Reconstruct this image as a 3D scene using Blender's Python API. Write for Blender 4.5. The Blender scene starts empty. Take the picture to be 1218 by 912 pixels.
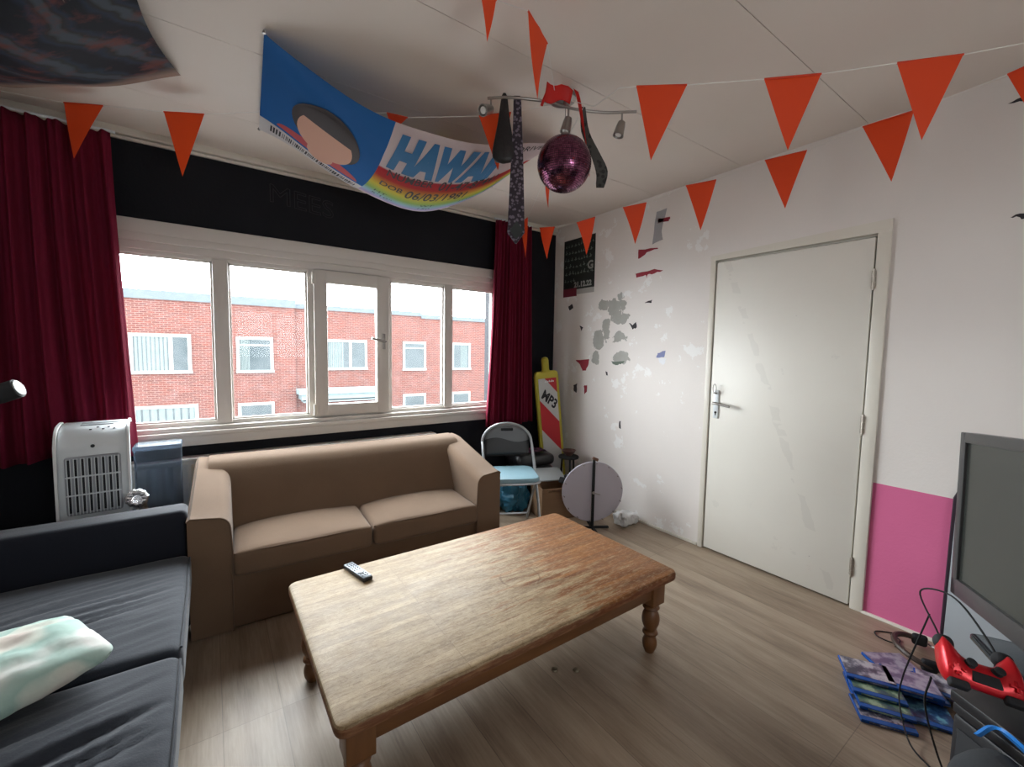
import bpy, bmesh, math, random
from mathutils import Vector, Matrix, Euler, noise
PI = math.pi
S = bpy.context.scene
COL = S.collection
random.seed(7)

# ------------------------------------------------------------------ camera, world, light, exposure
cd = bpy.data.cameras.new('camera'); cam = bpy.data.objects.new('camera', cd); COL.objects.link(cam)
cd.sensor_width = 36; cd.lens = 511.02/1218*36; cd.clip_start = .02
_r = Vector((0.81826435, -0.5746125, 0.01624591)); _u = Vector((0.02951225, 0.07021695, 0.99709508)); _f = Vector((0.57408404, 0.8154079, -0.07441414))
m = Matrix((_r, _u, -_f)).transposed().to_4x4(); m.translation = (0, 0, 1.3704); cam.matrix_world = m
S.camera = cam
wd = bpy.data.worlds.new('overcast_sky'); S.world = wd; wd.use_nodes = True
bg = wd.node_tree.nodes['Background']; nt = wd.node_tree; _tc = nt.nodes.new('ShaderNodeTexCoord'); _sx = nt.nodes.new('ShaderNodeSeparateXYZ'); nt.links.new(_tc.outputs['Generated'], _sx.inputs[0])
_mr = nt.nodes.new('ShaderNodeMapRange'); nt.links.new(_sx.outputs['Y'], _mr.inputs[0])      # cloud cover glows beyond the houses, duller behind
for _i, _v in enumerate((-.4, .4, 6.5, 22.0)): _mr.inputs[_i+1].default_value = _v
bg.inputs[0].default_value = (.90, .965, 1.0, 1); nt.links.new(_mr.outputs[0], bg.inputs[1])
S.view_settings.view_transform = 'Standard'; S.view_settings.look = 'None'; S.view_settings.gamma = 1
S.view_settings.use_curve_mapping = False; S.view_settings.exposure = 0.42
pl = bpy.data.lights.new('window_portal', 'AREA'); pl.shape = 'RECTANGLE'; pl.size = 2.7; pl.size_y = 1.15; pl.cycles.is_portal = True
po = bpy.data.objects.new('window_portal', pl); COL.objects.link(po); po.location = (.83, 3.47, 1.42); po.rotation_euler = (-PI/2, 0, 0)
pl2 = bpy.data.lights.new('fill_window_portal', 'AREA'); pl2.shape = 'RECTANGLE'; pl2.size = 1.1; pl2.size_y = .85; pl2.cycles.is_portal = True  # portal for the added fill window behind the camera
po2 = bpy.data.objects.new('fill_window_portal', pl2); COL.objects.link(po2); po2.location = (.85, -1.53, 1.575); po2.rotation_euler = (PI/2, 0, 0)

# ------------------------------------------------------------------ materials
class G:
    def __init__(s, name, col=(.8, .8, .8), rough=.6, metal=0, spec=None):
        s.m = bpy.data.materials.new(name); s.m.use_nodes = True; s.t = s.m.node_tree
        s.b = s.t.nodes['Principled BSDF']; s.set(**{'Base Color': (*col, 1), 'Roughness': rough, 'Metallic': metal})
        if spec is not None: s.set(**{'Specular IOR Level': spec})
    def put(s, sock, v):
        if isinstance(v, bpy.types.NodeSocket): s.t.links.new(v, sock)
        else:
            if isinstance(v, (tuple, list)) and sock.type == 'RGBA' and len(v) == 3: v = (*v, 1)
            sock.default_value = v
    def set(s, **k):
        for a, v in k.items(): s.put(s.b.inputs[a], v)
    def n(s, typ, out=0, attrs=None, **k):
        x = s.t.nodes.new(typ)
        for a, v in (attrs or {}).items(): setattr(x, a, v)
        for a, v in k.items():
            key = int(a[1:]) if a[0] == '_' else a.replace('_', ' ')
            s.put(x.inputs[key], v)
        return x.outputs[out]
    def co(s, scale=(1, 1, 1), kind='Object', rot=(0, 0, 0), loc=(0, 0, 0)):
        return s.n('ShaderNodeMapping', Vector=s.n('ShaderNodeTexCoord', out=kind), Scale=scale, Rotation=rot, Location=loc)
    def world(s, scale=(1, 1, 1), rot=(0, 0, 0)):
        return s.n('ShaderNodeMapping', Vector=s.n('ShaderNodeNewGeometry', out='Position'), Scale=scale, Rotation=rot)
    def noise(s, vec, scale, detail=4, rough=.55, out=0):
        return s.n('ShaderNodeTexNoise', out=out, Vector=vec, Scale=scale, Detail=detail, Roughness=rough)
    def ramp(s, fac, stops, const=False):
        x = s.t.nodes.new('ShaderNodeValToRGB'); e = x.color_ramp.elements
        if const: x.color_ramp.interpolation = 'CONSTANT'
        while len(e) < len(stops): e.new(.5)
        for el, (p, c) in zip(e, stops):
            el.position = p; el.color = (*c, 1) if isinstance(c, (tuple, list)) else (c, c, c, 1)
        s.put(x.inputs[0], fac); return x.outputs[0]
    def mix(s, fac, a, b, mode='MIX'):
        x = s.t.nodes.new('ShaderNodeMix'); x.data_type = 'RGBA'; x.blend_type = mode
        s.put(x.inputs[0], fac); s.put(x.inputs[6], a); s.put(x.inputs[7], b); return x.outputs[2]
    def math(s, op, a, b=0., c=None):
        x = s.t.nodes.new('ShaderNodeMath'); x.operation = op; s.put(x.inputs[0], a); s.put(x.inputs[1], b)
        if c is not None: s.put(x.inputs[2], c)
        return x.outputs[0]
    def sep(s, v):
        x = s.t.nodes.new('ShaderNodeSeparateXYZ'); s.put(x.inputs[0], v); return x.outputs
    def bump(s, h, strength=.3, dist=.01):
        x = s.n('ShaderNodeBump', Height=h, Strength=strength, Distance=dist); s.set(Normal=x)

def plain(name, col, rough=.6, metal=0, spec=None, bump=None):
    g = G(name, col, rough, metal, spec)
    if bump: g.bump(g.noise(g.co(), bump[0], 4), bump[1], bump[2])
    return g.m

def fabric(name, col, var=.25, scale=180, rough=.95, sheen=.0, bs=.35):
    g = G(name, col, rough, spec=.2)
    n1 = g.noise(g.co(), 6, 4); n2 = g.noise(g.co(), scale, 2)
    d = tuple(c*(1-var) for c in col); l = tuple(min(1, c*(1+var)) for c in col)
    g.set(**{'Base Color': g.mix(g.math('MULTIPLY_ADD', n2, .5, g.math('MULTIPLY', n1, .5)), d, l)})
    if sheen: g.set(**{'Sheen Weight': sheen, 'Sheen Roughness': .4})
    g.bump(n2, bs, .002); return g.m

M = {}
def wall_white():
    g = G('painted_wall', (.78, .77, .75), .85, spec=.25)
    P = g.world(); x, y, z = g.sep(P)
    n = g.noise(P, 2.2, 5); base = g.mix(n, (.74, .69, .655), (.80, .755, .72))
    # bare plaster where the paint has come off
    wob = g.noise(P, 9, 5, .6); mask = None
    for cy, cz, ry, rz in ((2.66, 1.79, .07, .05), (2.50, 1.77, .10, .11), (2.43, 1.66, .08, .05), (2.70, 1.49, .085, .09), (2.62, 1.56, .05, .10), (2.46, 1.50, .09, .055), (2.44, 1.33, .09, .06), (2.74, 1.33, .05, .07)):
        dy = g.math('DIVIDE', g.math('SUBTRACT', y, cy), ry); dz = g.math('DIVIDE', g.math('SUBTRACT', z, cz), rz)
        d = g.math('ADD', g.math('MULTIPLY', dy, dy), g.math('MULTIPLY', dz, dz))
        mask = d if mask is None else g.math('MINIMUM', mask, d)
    mask = g.math('LESS_THAN', g.math('ADD', mask, g.math('MULTIPLY', g.math('SUBTRACT', wob, .5), 4.5)), .9)
    right = g.math('GREATER_THAN', x, 2.8)
    mask = g.math('MULTIPLY', mask, right)
    c = g.mix(mask, base, g.mix(g.noise(P, 14, 4), (.33, .32, .29), (.44, .43, .40)))
    # small brighter filler spots
    fil = g.math('MULTIPLY', g.math('GREATER_THAN', g.noise(P, 5.5, 6, .65), .60), g.math('MULTIPLY', right, g.math('GREATER_THAN', y, 1.7)))
    c = g.mix(g.math('MULTIPLY', fil, .6), c, (.88, .88, .87))
    # pink painted lower corner
    pk = g.math('MULTIPLY', g.math('MULTIPLY', g.math('LESS_THAN', z, .714), g.math('LESS_THAN', y, .74)), right)
    c = g.mix(pk, c, g.mix(n, (.62, .135, .28), (.72, .17, .34)))
    g.set(**{'Base Color': c}); g.bump(g.math('ADD', g.noise(P, 90, 3), g.math('MULTIPLY', mask, -1.5)), .25, .003); return g.m
M['wall'] = wall_white()
def ceiling_mat():
    g = G('ceiling_board', (.78, .76, .72), .8, spec=.3); P = g.world(); n = g.noise(P, 1.3, 4)
    c = g.mix(n, (.71, .635, .575), (.77, .70, .64))
    sp = g.math('GREATER_THAN', g.noise(P, 16, 2), .80)
    g.set(**{'Base Color': g.mix(g.math('MULTIPLY', sp, .6), c, (.2, .17, .14))}); g.bump(g.noise(P, 60, 3), .1, .002); return g.m
M['ceiling'] = ceiling_mat()
def black_wall():
    g = G('black_wall_paint', (.006, .007, .010), .75, spec=.25); P = g.world()
    g.set(**{'Base Color': g.mix(g.noise(P, 5, 5), (.0035, .004, .007), (.009, .010, .014))}); g.bump(g.noise(P, 70, 4), .3, .003); return g.m
M['blackwall'] = black_wall()
def floor_mat():
    g = G('laminate_floor', (.4, .33, .26), .42, spec=.5); P = g.world(); x, y, z = g.sep(P)
    # boards run along y, .19 wide, 1.25 long, staggered
    br = g.t.nodes.new('ShaderNodeTexBrick'); br.offset = .37; br.offset_frequency = 1
    g.put(br.inputs['Vector'], g.world(rot=(0, 0, PI/2))); g.put(br.inputs['Scale'], 1.0)
    for k, v in (('Brick Width', 1.28), ('Row Height', .19), ('Mortar Size', .0016), ('Mortar Smooth', .1), ('Bias', 0.), ('Color1', (0, 0, 0)), ('Color2', (1, 1, 1)), ('Mortar', (.5, .5, .5))): g.put(br.inputs[k], v)
    tone = br.outputs[0]
    rowid = g.math('FLOOR', g.math('DIVIDE', x, .19))
    offs = g.n('ShaderNodeCombineXYZ', X=0., Y=g.math('MULTIPLY', rowid, 3.71), Z=rowid)
    v = g.n('ShaderNodeVectorMath', Vector=P, _1=offs)
    st = g.n('ShaderNodeMapping', Vector=v, Scale=(6, 1.0, 1))
    gr = g.noise(st, 1.6, 7, .62); fine = g.noise(g.n('ShaderNodeMapping', Vector=v, Scale=(90, 4, 1)), 1.5, 5, .6)
    c = g.ramp(gr, [(.30, (.17, .112, .070)), (.43, (.30, .215, .146)), (.56, (.42, .32, .225)), (.8, (.54, .43, .31))])
    c = g.mix(.28, c, g.ramp(fine, [(.35, (.11, .08, .055)), (.65, (.42, .34, .26))]))
    c = g.mix(.25, c, g.mix(tone, (.17, .125, .09), (.38, .31, .24)))
    c = g.mix(g.math('MULTIPLY', br.outputs[1], .45), c, (.09, .065, .05))
    g.set(**{'Base Color': c, 'Roughness': g.math('MULTIPLY_ADD', g.noise(P, 3, 5), .25, .32)})
    g.bump(g.math('ADD', g.math('MULTIPLY', fine, .4), g.math('MULTIPLY', br.outputs[1], -1.5)), .25, .0015); return g.m
M['floor'] = floor_mat()
def cream_paint():
    g = G('cream_gloss_paint', (.72, .68, .60), .38, spec=.45); P = g.world()
    c = g.mix(g.noise(P, 3, 5), (.68, .635, .555), (.76, .725, .645))
    ch = g.math('GREATER_THAN', g.noise(P, 22, 5, .7), .76)
    g.set(**{'Base Color': g.mix(g.math('MULTIPLY', ch, .6), c, (.35, .3, .24))}); g.bump(g.noise(P, 40, 4), .12, .003); return g.m
M['cream'] = cream_paint()
M['white_frame'] = plain('aged_white_window_paint', (.66, .62, .575), .45, bump=(30, .1, .003))
def door_mat():
    g = G('door_paint', (.76, .74, .69), .42, spec=.4); P = g.co(); x, y, z = g.sep(P)
    n = g.noise(P, 2.5, 5); c = g.mix(n, (.72, .685, .62), (.79, .765, .70))
    # diagonal adhesive streak of wear across the leaf
    rot = g.n('ShaderNodeMapping', Vector=P, Rotation=(0, math.radians(0), 0))
    d = g.math('ABSOLUTE', g.math('ADD', g.math('SUBTRACT', y, .50), g.math('MULTIPLY', g.math('SUBTRACT', z, 1.2), -.36)))
    band = g.math('LESS_THAN', g.math('ADD', d, g.math('MULTIPLY', g.math('SUBTRACT', g.noise(P, 12, 4), .5), .06)), .022)
    seg = g.math('GREATER_THAN', g.noise(g.co((1, 1, 3)), 2.6, 3), .47)
    c = g.mix(g.math('MULTIPLY', g.math('MULTIPLY', band, seg), .16), c, (.45, .43, .39))
    sm = g.math('GREATER_THAN', g.noise(P, 4.2, 6, .7), .66)
    c = g.mix(g.math('MULTIPLY', sm, .15), c, (.5, .48, .44))
    sp = g.math('GREATER_THAN', g.noise(P, 38, 2), .80)
    c = g.mix(g.math('MULTIPLY', sp, .75), c, (.16, .13, .10))
    g.set(**{'Base Color': c}); g.bump(g.noise(P, 25, 3), .08, .003); return g.m
M['door'] = door_mat()
def glass_mat():
    g = G('dusty_window_glass'); t = g.t
    tr = t.nodes.new('ShaderNodeBsdfTransparent'); gl = t.nodes.new('ShaderNodeBsdfGlossy'); gl.inputs['Roughness'].default_value = .02
    df = t.nodes.new('ShaderNodeBsdfTranslucent'); df.inputs[0].default_value = (.9, .95, 1, 1)
    m1 = t.nodes.new('ShaderNodeMixShader'); m2 = t.nodes.new('ShaderNodeMixShader')
    lw = t.nodes.new('ShaderNodeLayerWeight'); lw.inputs[0].default_value = .5; fr = t.nodes.new('ShaderNodeMath'); fr.operation = 'POWER'; t.links.new(lw.outputs['Facing'], fr.inputs[0]); fr.inputs[1].default_value = 5; f2 = t.nodes.new('ShaderNodeMath'); f2.operation = 'MULTIPLY_ADD'; t.links.new(fr.outputs[0], f2.inputs[0]); f2.inputs[1].default_value = .4; f2.inputs[2].default_value = .007; fr = f2
    P = g.world(); dirt = g.ramp(g.noise(P, 26, 6, .7), [(.42, .003), (.75, .012)])
    t.links.new(dirt, m1.inputs[0]); t.links.new(tr.outputs[0], m1.inputs[1]); t.links.new(df.outputs[0], m1.inputs[2])
    t.links.new(fr.outputs[0], m2.inputs[0]); t.links.new(m1.outputs[0], m2.inputs[1]); t.links.new(gl.outputs[0], m2.inputs[2])
    t.links.new(m2.outputs[0], t.nodes['Material Output'].inputs[0]); return g.m
M['glass'] = glass_mat()
def table_top():
    g = G('worn_pine_top', (.6, .45, .3), .4, spec=.3); P = g.co(); x, y, z = g.sep(P)
    st = g.noise(g.co((1.2, 16, 6)), 2.2, 8, .65); fine = g.noise(g.co((4, 110, 30)), 1.5, 4, .6)
    board = g.noise(g.co((.8, 9.5, 1)), 1.1, 1)
    bare = g.ramp(st, [(.25, (.17, .115, .065)), (.42, (.27, .20, .13)), (.58, (.36, .29, .20)), (.8, (.28, .20, .12))])
    bare = g.mix(.45, bare, g.mix(g.ramp(g.noise(g.co((2.5, 9, 4)), 2.2, 7, .72), [(.38, 0.), (.62, 1.)]), (.17, .13, .085), (.44, .39, .31)))
    varn = g.ramp(st, [(.25, (.085, .030, .009)), (.5, (.20, .080, .024)), (.75, (.32, .15, .05))])
    # varnish survives towards one end, worn through in streaks
    w = g.math('ADD', g.math('MULTIPLY', x, .85), g.math('MULTIPLY_ADD', g.noise(g.co((1.6, 11, 1)), 2.6, 8, .72), 2.4, -1.02))
    vm = g.ramp(w, [(.22, 0.), (.50, 1.)])
    ex = g.math('GREATER_THAN', g.math('ABSOLUTE', y), g.math('MULTIPLY_ADD', g.noise(g.co((6, 1, 1)), 2, 4), .03, .412))
    vm = g.math('MAXIMUM', vm, g.math('MULTIPLY', ex, .55))
    c = g.mix(vm, bare, varn)
    scr = g.noise(g.n('ShaderNodeMapping', Vector=g.noise(P, 2, 3, out=1), Scale=(9, 9, 9)), 3, 6, .8)
    sc = g.math('LESS_THAN', g.math('ABSOLUTE', g.math('SUBTRACT', scr, .5)), .011)
    c = g.mix(g.math('MULTIPLY', sc, .5), c, (.16, .10, .06))
    # cup rings
    for cx, cy, r in ((.14, .16, .050), (.20, .13, .042), (.10, -.075, .085), (.30, .06, .045)):
        dx = g.math('SUBTRACT', x, cx); dy = g.math('SUBTRACT', y, cy)
        d = g.math('SQRT', g.math('ADD', g.math('MULTIPLY', dx, dx), g.math('MULTIPLY', dy, dy)))
        ri = g.math('LESS_THAN', g.math('ABSOLUTE', g.math('SUBTRACT', d, r)), g.math('MULTIPLY', g.noise(P, 14, 3), .0075))
        c = g.mix(g.math('MULTIPLY', g.math('MULTIPLY', ri, g.ramp(g.noise(P, 8, 2), [(.45, 0.), (.6, 1.)])), .6), c, (.14, .08, .045))
    br = g.t.nodes.new('ShaderNodeTexBrick'); br.offset = .43; br.offset_frequency = 1; g.put(br.inputs['Vector'], g.co((1, 1, 0), loc=(.1, .47, 0))); g.put(br.inputs['Scale'], 1.)
    for k, v in (('Brick Width', .55), ('Row Height', .026), ('Mortar Size', .0009), ('Mortar Smooth', .1), ('Color1', (.62, .58, .52)), ('Color2', (1.15, 1.15, 1.15)), ('Mortar', (.4, .3, .2))): g.put(br.inputs[k], v)
    c = g.mix(.55, c, g.mix(1., c, br.outputs[0], 'MULTIPLY')); fl = g.noise(g.co((5, 16, 5)), 7, 6, .75); c = g.mix(g.ramp(fl, [(.5, 0.), (.62, .55)]), c, g.mix(.5, c, (.50, .45, .37))); c = g.mix(g.ramp(fl, [(.36, .5), (.44, 0.)]), c, (.12, .075, .04)); c = g.mix(1., c, (1.08, .96, .76), 'MULTIPLY')
    side = g.math('LESS_THAN', z, g.math('MULTIPLY_ADD', g.noise(g.co((9, 9, 9)), 3, 5, .7), .012, -.016))
    c = g.mix(g.math('MULTIPLY', side, .85), c, g.mix(g.ramp(g.noise(g.co((6, 6, 40)), 2, 6, .7), [(.45, 0.), (.7, 1.)]), (.13, .038, .014), (.30, .15, .07)))
    g.set(**{'Base Color': c, 'Roughness': g.math('MULTIPLY_ADD', g.noise(P, 9, 6, .7), .4, .34)})
    g.bump(g.math('ADD', g.math('MULTIPLY', fine, .5), g.math('ADD', st, g.math('MULTIPLY', sc, -.8))), .22, .003); return g.m
M['table_top'] = table_top()
def wood(name, a, b, sc=(2, 2, 16), rough=.42):
    g = G(name, a, rough); st = g.noise(g.co(sc), 2.5, 6, .6)
    g.set(**{'Base Color': g.mix(st, a, b)}); g.bump(st, .12, .003); return g.m
M['pine'] = wood('varnished_pine', (.09, .032, .010), (.24, .105, .036), (9, 9, 1.4))
M['pine_apron'] = wood('varnished_pine_apron', (.085, .030, .009), (.21, .09, .03), (1.5, 10, 12))
M['brown'] = fabric('brown_sofa_fabric', (.165, .107, .069), .22, 260, sheen=.15)
M['piping'] = fabric('sofa_piping', (.15, .10, .07), .1, 260)
M['navy'] = fabric('charcoal_velvet', (.026, .030, .040), .25, 220, .8, sheen=.22)
M['navy_light'] = fabric('charcoal_velvet_arm', (.014, .016, .024), .2, 220, .8, sheen=.22)
def curtain_mat():
    g = G('crimson_curtain', (.16, .01, .03), .85, spec=.15)
    tr = g.t.nodes.new('ShaderNodeBsdfTranslucent'); tr.inputs[0].default_value = (.42, .01, .05, 1)
    mx = g.t.nodes.new('ShaderNodeMixShader'); mx.inputs[0].default_value = .12
    n = g.noise(g.co((60, 60, 8)), 2, 3); g.set(**{'Base Color': g.mix(n, (.13, .007, .022), (.21, .013, .04))}); g.bump(n, .2, .003)
    g.t.links.new(g.b.outputs[0], mx.inputs[1]); g.t.links.new(tr.outputs[0], mx.inputs[2]); g.t.links.new(mx.outputs[0], g.t.nodes['Material Output'].inputs[0]); return g.m
M['curtain'] = curtain_mat()
def orange_paper():
    g = G('orange_pennant_plastic', (.74, .058, .012), .55)
    tr = g.t.nodes.new('ShaderNodeBsdfTranslucent'); tr.inputs[0].default_value = (.92, .095, .012, 1)
    mx = g.t.nodes.new('ShaderNodeMixShader'); mx.inputs[0].default_value = .35
    g.t.links.new(g.b.outputs[0], mx.inputs[1]); g.t.links.new(tr.outputs[0], mx.inputs[2]); g.t.links.new(mx.outputs[0], g.t.nodes['Material Output'].inputs[0]); return g.m
M['orange'] = orange_paper()
M['string'] = plain('white_string', (.75, .72, .68), .8)
M['chrome'] = plain('brushed_nickel', (.36, .34, .32), .32, 1)
M['dark_metal'] = plain('dull_metal', (.20, .18, .16), .45, .8)
M['steel'] = plain('galvanised_hinge', (.42, .38, .33), .4, .9)
M['black_plastic'] = plain('black_plastic', (.012, .012, .014), .35)
M['matte_black'] = plain('matte_black', (.010, .010, .012), .8)
M['grey_plastic'] = plain('dark_grey_plastic', (.045, .046, .05), .5)
M['white_plastic'] = plain('cool_white_plastic', (.70, .74, .76), .35)
M['white'] = plain('white_paint', (.78, .78, .78), .5)
M['radiator'] = plain('radiator_enamel', (.62, .60, .56), .4)
M['ink'] = plain('black_print', (.012, .012, .016), .7)
M['hawaii'] = plain('teal_print', (.02, .14, .32), .7)
M['skin'] = plain('printed_skin_tone', (.56, .30, .21), .7)
M['hair'] = plain('printed_dark_hair', (.03, .018, .018), .7)
M['shirt'] = plain('printed_red_collar', (.42, .05, .06), .7)

# ------------------------------------------------------------------ mesh builder
def rotm(r): return Euler(r).to_matrix() if r is not None else Matrix.Identity(3)
class MB:
    def __init__(s): s.bm = bmesh.new(); s.mi = 0
    def _add(s, vs, fs):
        bv = [s.bm.verts.new(v) for v in vs]
        for f in fs:
            try: fc = s.bm.faces.new([bv[i] for i in f]); fc.material_index = s.mi
            except ValueError: pass
        return bv
    def box(s, c, d, rot=None, bev=0, seg=2):
        t = bmesh.new(); bmesh.ops.create_cube(t, size=1)
        for v in t.verts: v.co = Vector((v.co.x*d[0], v.co.y*d[1], v.co.z*d[2]))
        if bev: bmesh.ops.bevel(t, geom=t.edges[:], offset=min(bev, min(d)*.49), segments=seg, affect='EDGES', profile=.5)
        s._merge(t, c, rot); return s
    def _merge(s, t, c=(0, 0, 0), rot=None):
        R = rotm(rot) if not isinstance(rot, Matrix) else rot
        t.verts.index_update(); mp = [s.bm.verts.new(R @ v.co + Vector(c)) for v in t.verts]
        for f in t.faces:
            try: n = s.bm.faces.new([mp[v.index] for v in f.verts]); n.material_index = s.mi
            except ValueError: pass
        t.free()
    def b2(s, lo, hi, bev=0, seg=2):
        return s.box([(a+b)/2 for a, b in zip(lo, hi)], [abs(b-a) for a, b in zip(lo, hi)], None, bev, seg)
    def rings(s, rings, caps=True, closed=True):
        bv = [[s.bm.verts.new(p) for p in r] for r in rings]; n = len(rings[0])
        for a, b in zip(bv, bv[1:]):
            for i in range(n if closed else n-1):
                j = (i+1) % n
                try: f = s.bm.faces.new((a[i], a[j], b[j], b[i])); f.material_index = s.mi
                except ValueError: pass
        if caps:
            for r in (bv[0], bv[-1]):
                try: f = s.bm.faces.new(r); f.material_index = s.mi
                except ValueError: pass
        return s
    def tube(s, pts, r, seg=8, caps=True, closed=False):
        pts = [Vector(p) for p in pts]; n = len(pts); rr = r if isinstance(r, (list, tuple)) else [r]*n
        rings = []; up = None
        for i, p in enumerate(pts):
            if closed: t = pts[(i+1) % n]-pts[i-1]
            else: t = pts[min(i+1, n-1)]-pts[max(i-1, 0)]
            t.normalize()
            if up is None:
                up = Vector((0, 0, 1)) if abs(t.z) < .9 else Vector((1, 0, 0))
            a = t.cross(up).normalized(); b = a.cross(t).normalized(); up = b
            rings.append([p + a*math.cos(2*PI*k/seg)*rr[i] + b*math.sin(2*PI*k/seg)*rr[i] for k in range(seg)])
        if closed: rings.append(rings[0]); caps = False
        s.rings(rings, caps)
        if closed: bmesh.ops.remove_doubles(s.bm, verts=s.bm.verts[:], dist=1e-6)
        return s
    def lathe(s, prof, c=(0, 0, 0), seg=24, rot=None):
        R = rotm(rot) if not isinstance(rot, Matrix) else rot
        s.rings([[R @ Vector((max(r, 1e-4)*math.cos(2*PI*k/seg), max(r, 1e-4)*math.sin(2*PI*k/seg), z)) + Vector(c) for k in range(seg)] for r, z in prof]); return s
    def prism(s, poly, h, fn=None):
        """poly 2D list extruded by h along local z; fn maps (x,y,z)->3D"""
        fn = fn or (lambda x, y, z: (x, y, z)); n = len(poly)
        a = [fn(x, y, 0) for x, y in poly]; b = [fn(x, y, h) for x, y in poly]
        s._add(a+b, [tuple(range(n))[::-1], tuple(range(n, 2*n))]+[(i, (i+1) % n, n+(i+1) % n, n+i) for i in range(n)]); return s
    def grid(s, fn, nu, nv, uv=False, thick=None):
        vs = [fn(i/nu, j/nv) for i in range(nu+1) for j in range(nv+1)]
        fs = [(i*(nv+1)+j, (i+1)*(nv+1)+j, (i+1)*(nv+1)+j+1, i*(nv+1)+j+1) for i in range(nu) for j in range(nv)]
        bv = s._add(vs, fs)
        if uv:
            L = s.bm.loops.layers.uv.verify(); idx = {v: (k//(nv+1)/nu, (k % (nv+1))/nv) for k, v in enumerate(bv)}
            for f in s.bm.faces:
                for l in f.loops:
                    if l.vert in idx: l[L].uv = idx[l.vert]
        return s
    def rbox(s, c, h, r, n=(8, 8, 3), fn=None, rot=None):
        """rounded box of half-size h, edge radius r; fn(x,y,z in -1..1, Vector)->Vector displaces"""
        def axis(hh, k):
            out = [-hh, -hh+r*.08, -hh+r*.3, -hh+r*.6]
            out += [(-hh+r)+(2*(hh-r))*i/k for i in range(k+1)]
            out += [hh-r*.6, hh-r*.3, hh-r*.08, hh]; return out
        ax = [axis(h[i], n[i]) for i in range(3)]; t = bmesh.new(); cache = {}
        def vert(p):
            key = tuple(round(x, 6) for x in p)
            if key in cache: return cache[key]
            q = [max(-(h[i]-r), min(h[i]-r, p[i])) for i in range(3)]; d = Vector([p[i]-q[i] for i in range(3)])
            P = Vector(q)
            if d.length > 1e-9:
                P += d.normalized()*r
            if fn: P = fn(P.x/h[0], P.y/h[1], P.z/h[2], P)
            cache[key] = t.verts.new(P); return cache[key]
        for a in range(3):
            b, cc = (a+1) % 3, (a+2) % 3
            for sgn in (-1, 1):
                for i in range(len(ax[b])-1):
                    for j in range(len(ax[cc])-1):
                        q = []
                        for bi, cj in ((i, j), (i+1, j), (i+1, j+1), (i, j+1)):
                            p = [0, 0, 0]; p[a] = sgn*h[a]; p[b] = ax[b][bi]; p[cc] = ax[cc][cj]; q.append(vert(p))
                        if len(set(q)) == 4: t.faces.new(q if sgn > 0 else q[::-1])
        s._merge(t, c, rot); return s
    def build(s, name, mat, parent=None, smooth=40, loc=None, rotz=0, **props):
        bmesh.ops.recalc_face_normals(s.bm, faces=s.bm.faces[:]) if not props.pop('open', False) else None
        me = bpy.data.meshes.new(name); s.bm.to_mesh(me); s.bm.free()
        for x in (mat if isinstance(mat, (list, tuple)) else [mat]): me.materials.append(x if not isinstance(x, str) else M[x])
        if smooth:
            me.shade_smooth(); me.set_sharp_from_angle(angle=math.radians(smooth))
        o = bpy.data.objects.new(name, me); COL.objects.link(o)
        if parent: o.parent = parent
        if loc: o.location = loc
        if rotz: o.rotation_euler[2] = rotz
        for k, v in props.items(): o[k] = v
        return o
def thing(name, label, cat, loc=(0, 0, 0), rotz=0, group=None, rot=None):
    o = bpy.data.objects.new(name, None); o.empty_display_size = .05; COL.objects.link(o); o.location = loc
    o.rotation_euler = rot if rot else (0, 0, rotz); o['label'] = label; o['category'] = cat
    if group: o['group'] = group
    return o
def tag(o, label, cat, group=None):
    o['label'] = label; o['category'] = cat
    if group: o['group'] = group
    return o
def struct(mb, name, mat, **k): o = mb.build(name, mat, **k); o['kind'] = 'structure'; return o
def sempty(name):
    o = bpy.data.objects.new(name, None); COL.objects.link(o); o['kind'] = 'structure'; return o
def spline(ctrl, n=8):
    P = [Vector(c) for c in ctrl]; P = [P[0]*2-P[1]]+P+[P[-1]*2-P[-2]]; out = []
    for i in range(1, len(P)-2):
        for k in range(n):
            t = k/n; a, b, c, d = P[i-1:i+3]
            out.append(.5*((2*b)+(c-a)*t+(2*a-5*b+4*c-d)*t*t+(3*b-a-3*c+d)*t**3))
    out.append(P[-2]); return out
def text_bm(txt, size, bold=0., cut=.02, shear=0., align='LEFT', sx=1.):
    cu = bpy.data.curves.new('t', 'FONT'); cu.body = txt; cu.size = size; cu.offset = bold; cu.shear = shear; cu.align_x = align; cu.resolution_u = 3
    ob = bpy.data.objects.new('t', cu); COL.objects.link(ob); dg = bpy.context.evaluated_depsgraph_get(); dg.update()
    me = bpy.data.meshes.new_from_object(ob.evaluated_get(dg)); bpy.data.objects.remove(ob); bpy.data.curves.remove(cu)
    bm = bmesh.new(); bm.from_mesh(me); bpy.data.meshes.remove(me)
    for v in bm.verts: v.co.x *= sx
    if cut and bm.verts:
        for ax in (0, 1):
            lo = min(v.co[ax] for v in bm.verts); hi = max(v.co[ax] for v in bm.verts); p = lo+cut
            while p < hi:
                no = Vector((0, 0, 0)); no[ax] = 1; co = Vector((0, 0, 0)); co[ax] = p
                bmesh.ops.bisect_plane(bm, geom=bm.verts[:]+bm.edges[:]+bm.faces[:], plane_co=co, plane_no=no); p += cut
    return bm
def add_mapped(mb, bm, fn):
    bm.verts.index_update(); mp = [mb.bm.verts.new(fn(v.co.x, v.co.y)) for v in bm.verts]
    for f in bm.faces:
        try: n = mb.bm.faces.new([mp[v.index] for v in f.verts]); n.material_index = mb.mi
        except ValueError: pass
    bm.free()

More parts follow.
